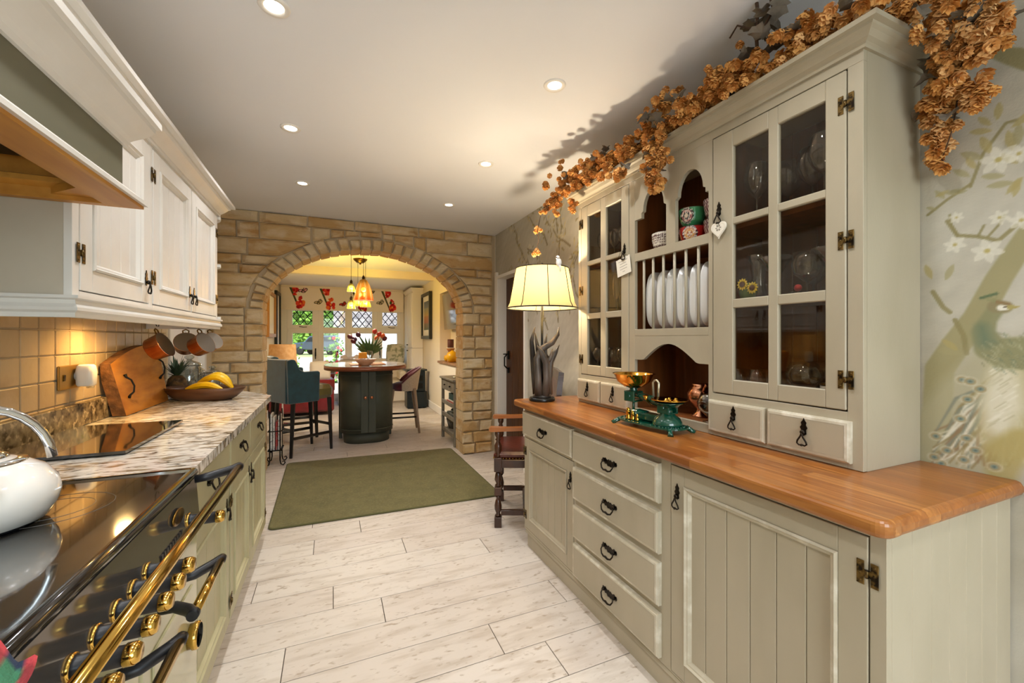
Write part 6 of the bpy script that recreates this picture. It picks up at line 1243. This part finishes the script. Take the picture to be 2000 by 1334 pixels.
# ------------------------------------------------------------------ dried hop garland along the dresser top
M('hop', 'e3ad66', .85, rnd=['d99c50', 'ecbd80', 'dfa458', 'f0c88f', 'd0924a'], col2='c98a45', sc_=40, lo=.5, hi=.8); M('hop_stuff', 'dfa65c', .85, col2='c48545', sc_=30, lo=.45, hi=.75); M('dry_leaf', '7d7264', .9, rnd=['6d6355', '8d8273', '6a5a42'], col2='5a5145', sc_=20); M('vine', '4a3526', .9)
def cone(n_lay, seed):
    q = random.Random(seed); b = MB()
    for L in range(n_lay):
        z = -.034 + L * .034 / n_lay * 1.05; r = .0185 * math.sin(PI * (L + .9) / (n_lay + 1.1)) + .003; m = 6 if r > .01 else 5
        for k in range(m):
            a = 2 * PI * (k + .5 * (L % 2)) / m + q.uniform(-.2, .2); c, s = math.cos(a), math.sin(a); w_ = r * .62; o = r * q.uniform(.9, 1.1); d = .013 * q.uniform(.8, 1.2)
            b.add([(c * r * .3, s * r * .3, z + .004), (c * r * .85 - s * w_, s * r * .85 + c * w_, z - d * .35), (c * o * 1.12, s * o * 1.12, z - d), (c * r * .85 + s * w_, s * r * .85 - c * w_, z - d * .35)], [(0, 1, 2, 3)])
    return b
CN = [cone(4, k) for k in range(3)]; CM = [c.mesh('hop_cone', 'hop') for c in CN]
g = thing('hop_garland', 'dried orange hop garland draped along the dresser cornice', 'garland', (1.4, 1.4, HT + .06)); spots = []
q = random.Random(11)
def cluster(c, r, n):
    for _ in range(n): spots.append(Vector(c) + Vector((q.gauss(0, r[0]), q.gauss(0, r[1]), q.gauss(0, r[2]))))
TOPZ = HT + .062
y = .72
while y < 2.2: cluster((1.365 + .02 * math.sin(y * 9), y, TOPZ + .055 + .015 * math.sin(y * 17)), (.035, .03, .022), 12); y += .045
for px, py, X, r, n in ((1450, 130, 1.36, .03, 30), (1400, 150, 1.34, .03, 30), (1350, 205, 1.33, .03, 34), (1300, 190, 1.33, .03, 30), (1265, 235, 1.31, .028, 34), (1280, 270, 1.305, .024, 28), (1285, 305, 1.305, .022, 30), (1275, 335, 1.305, .02, 24), (1280, 360, 1.305, .014, 12), (1225, 290, 1.32, .025, 26), (1215, 335, 1.315, .016, 12), (1190, 320, 1.32, .03, 34), (1150, 330, 1.31, .03, 34), (1120, 340, 1.3, .03, 34), (1100, 365, 1.29, .03, 32), (1085, 390, 1.28, .022, 22), (1070, 400, 1.27, .02, 12), (1560, 60, 1.38, .03, 24), (1600, 30, 1.42, .03, 20), (1600, 45, 1.36, .02, 12), (1120, 395, 1.3, .015, 10), (1068, 355, 1.24, .012, 6), (1095, 315, 1.3, .012, 4)):
    cluster(at(px, py, X=X), (r * .6, r, r), n)
for px, py, X, r, n in ((1730, 0, 1.42, .035, 26), (1790, 10, 1.48, .035, 28), (1840, 20, 1.52, .035, 30), (1890, 30, 1.56, .035, 32), (1900, 70, 1.57, .03, 30), (1935, 50, 1.58, .025, 18), (1870, 100, 1.57, .028, 26), (1850, 140, 1.585, .025, 18), (1880, 120, 1.6, .025, 16), (1845, 165, 1.6, .022, 14), (1820, 185, 1.61, .016, 7), (1900, 170, 1.6, .018, 9), (1925, 178, 1.6, .01, 3), (1850, 205, 1.62, .018, 7), (1820, 215, 1.63, .012, 4), (1835, 235, 1.63, .014, 5), (1820, 255, 1.64, .008, 4), (1845, 258, 1.64, .006, 3), (1832, 280, 1.64, .006, 3), (1830, 300, 1.645, .008, 4), (1842, 318, 1.65, .004, 2), (1870, 232, 1.63, .004, 2)):
    cluster(at(px, py, X=X), (r * .5, r, r), n)
for px, py in ((1050, 440), (1046, 447), (1055, 445), (1048, 483), (1044, 490), (1052, 488), (1057, 410)): spots.append(at(px, py, X=1.235))
ok = []
for p in spots:
    if p.x > XH - .06 and HA - .06 < p.y < HB + .06 and p.z < TOPZ + .03: p.z = TOPZ + .03 if p.x > XH - .05 and p.z > HT - .02 else p.z
    m_ = .075 if p.z > HT - .035 else .028
    if (XH - m_ < p.x and HA - m_ < p.y < HB + m_ and p.z < TOPZ + .028): p.x = min(p.x, XH - m_ - .01) if p.y > HA + .05 else p.x; p.y = HA - m_ - .01 if p.y <= HA + .05 else p.y
    p.x = min(p.x, WR - .02); p.z = min(p.z, 2.415); ok.append(p)
spots = ok; s_ = Vector((0, 0, EYE)); spots.sort(key=lambda p: (p - s_).length)
def orient(): return Matrix.Rotation(q.uniform(0, 6.28), 4, 'Z') @ Matrix.Rotation(q.gauss(0, .55), 4, 'X') @ Matrix.Scale(q.uniform(.6, .92), 4)
step = max(1, len(spots) // 300); cnt = 0; rest = MB()
for i, p in enumerate(spots):
    if i < 300: obj('hop_cone', CM[i % 3], g, F=Matrix.Translation(p) @ orient())
    else:
        Fm = Matrix.Translation(p) @ orient(); rest.add([Fm @ Vector(v) for v in CN[i % 3].v], CN[i % 3].f)
rest.build('hop_cones', 'hop_stuff', g, kind='stuff')
def leafm(c, d, up, L, w_):
    d = d.normalized(); s = d.cross(up).normalized(); nn = s.cross(d); vs = []
    prof = [(0, .0), (.15, .5), (.22, .95), (.4, .6), (.5, 1.0), (.68, .5), (.8, .45), (1, 0)]
    for tt_, ww in prof:
        dz = nn * (.18 * L * math.sin(tt_ * 5 + c.y * 30)); vs += [c + d * L * tt_ + s * w_ * ww + dz + nn * .25 * w_ * ww, c + d * L * tt_ + dz * .6, c + d * L * tt_ - s * w_ * ww + dz + nn * .3 * w_ * ww]
    fs = []
    for k in range(7): fs += [(3 * k, 3 * k + 1, 3 * k + 4, 3 * k + 3), (3 * k + 1, 3 * k + 2, 3 * k + 5, 3 * k + 4)]
    MB().add(vs, fs).build('leaf', 'dry_leaf', g)
def rv(): return Vector((q.gauss(0, 1), q.gauss(0, 1), q.gauss(0, .6)))
for k in range(46): c = spots[q.randrange(len(spots))] + Vector((q.gauss(0, .02), q.gauss(0, .02), q.uniform(-.01, .03))); leafm(c, rv(), Vector((0, 0, 1)), q.uniform(.05, .085), q.uniform(.018, .03))
for px, py in ((1455, 20), (1475, 40), (1490, 25), (1505, 55), (1500, 80), (1460, 90), (1445, 60), (1488, 95), (1470, 65), (1515, 40), (1290, 245), (1268, 250), (1282, 232)): leafm(at(px, py, X=1.36 if px > 1400 else 1.3), rv(), Vector((.3, .2, 1)), q.uniform(.07, .1), q.uniform(.025, .036))
vp = [(1.34, 2.24, TOPZ + .03), (1.36, 2.0, TOPZ + .04), (1.34, 1.7, TOPZ + .05), (1.38, 1.4, TOPZ + .04), (1.37, 1.1, TOPZ + .05), (1.42, .8, TOPZ + .05), (1.5, .66, TOPZ + .05), (1.585, .58, TOPZ - .0), (1.6, .57, 2.0), (1.63, .6, 1.87), (1.64, .625, 1.8)]
MB().tube(vp, [.005] * 7 + [.004, .003, .002, .0015], 6).build('vine', 'vine', g)
a, b = at(1480, 115, X=1.37), at(1476, -10, X=1.36); MB().tube([a, a.lerp(b, .4) + Vector((.01, .01, 0)), a.lerp(b, .7) - Vector((.01, .012, 0)), b], .006, 7).build('vine', 'vine', g); MB().tube([a.lerp(b, .3), at(1510, 20, X=1.36), at(1505, 0, X=1.36)], .004, 6).build('vine', 'vine', g); MB().tube([a.lerp(b, .45), at(1440, 50, X=1.36), at(1425, 75, X=1.36)], .003, 6).build('vine', 'vine', g)
MB().tube([at(1090, 385, X=1.27), at(1057, 415, X=1.24), at(1050, 450, X=1.235), at(1052, 470, X=1.235), at(1048, 488, X=1.235), at(1032, 487, X=1.23)], .0022, 5).build('vine', 'vine', g)
MB().tube([at(1850, 190, X=1.6), at(1832, 240, X=1.63), at(1835, 290, X=1.645), at(1842, 318, X=1.65)], .0022, 5).build('vine', 'vine', g)
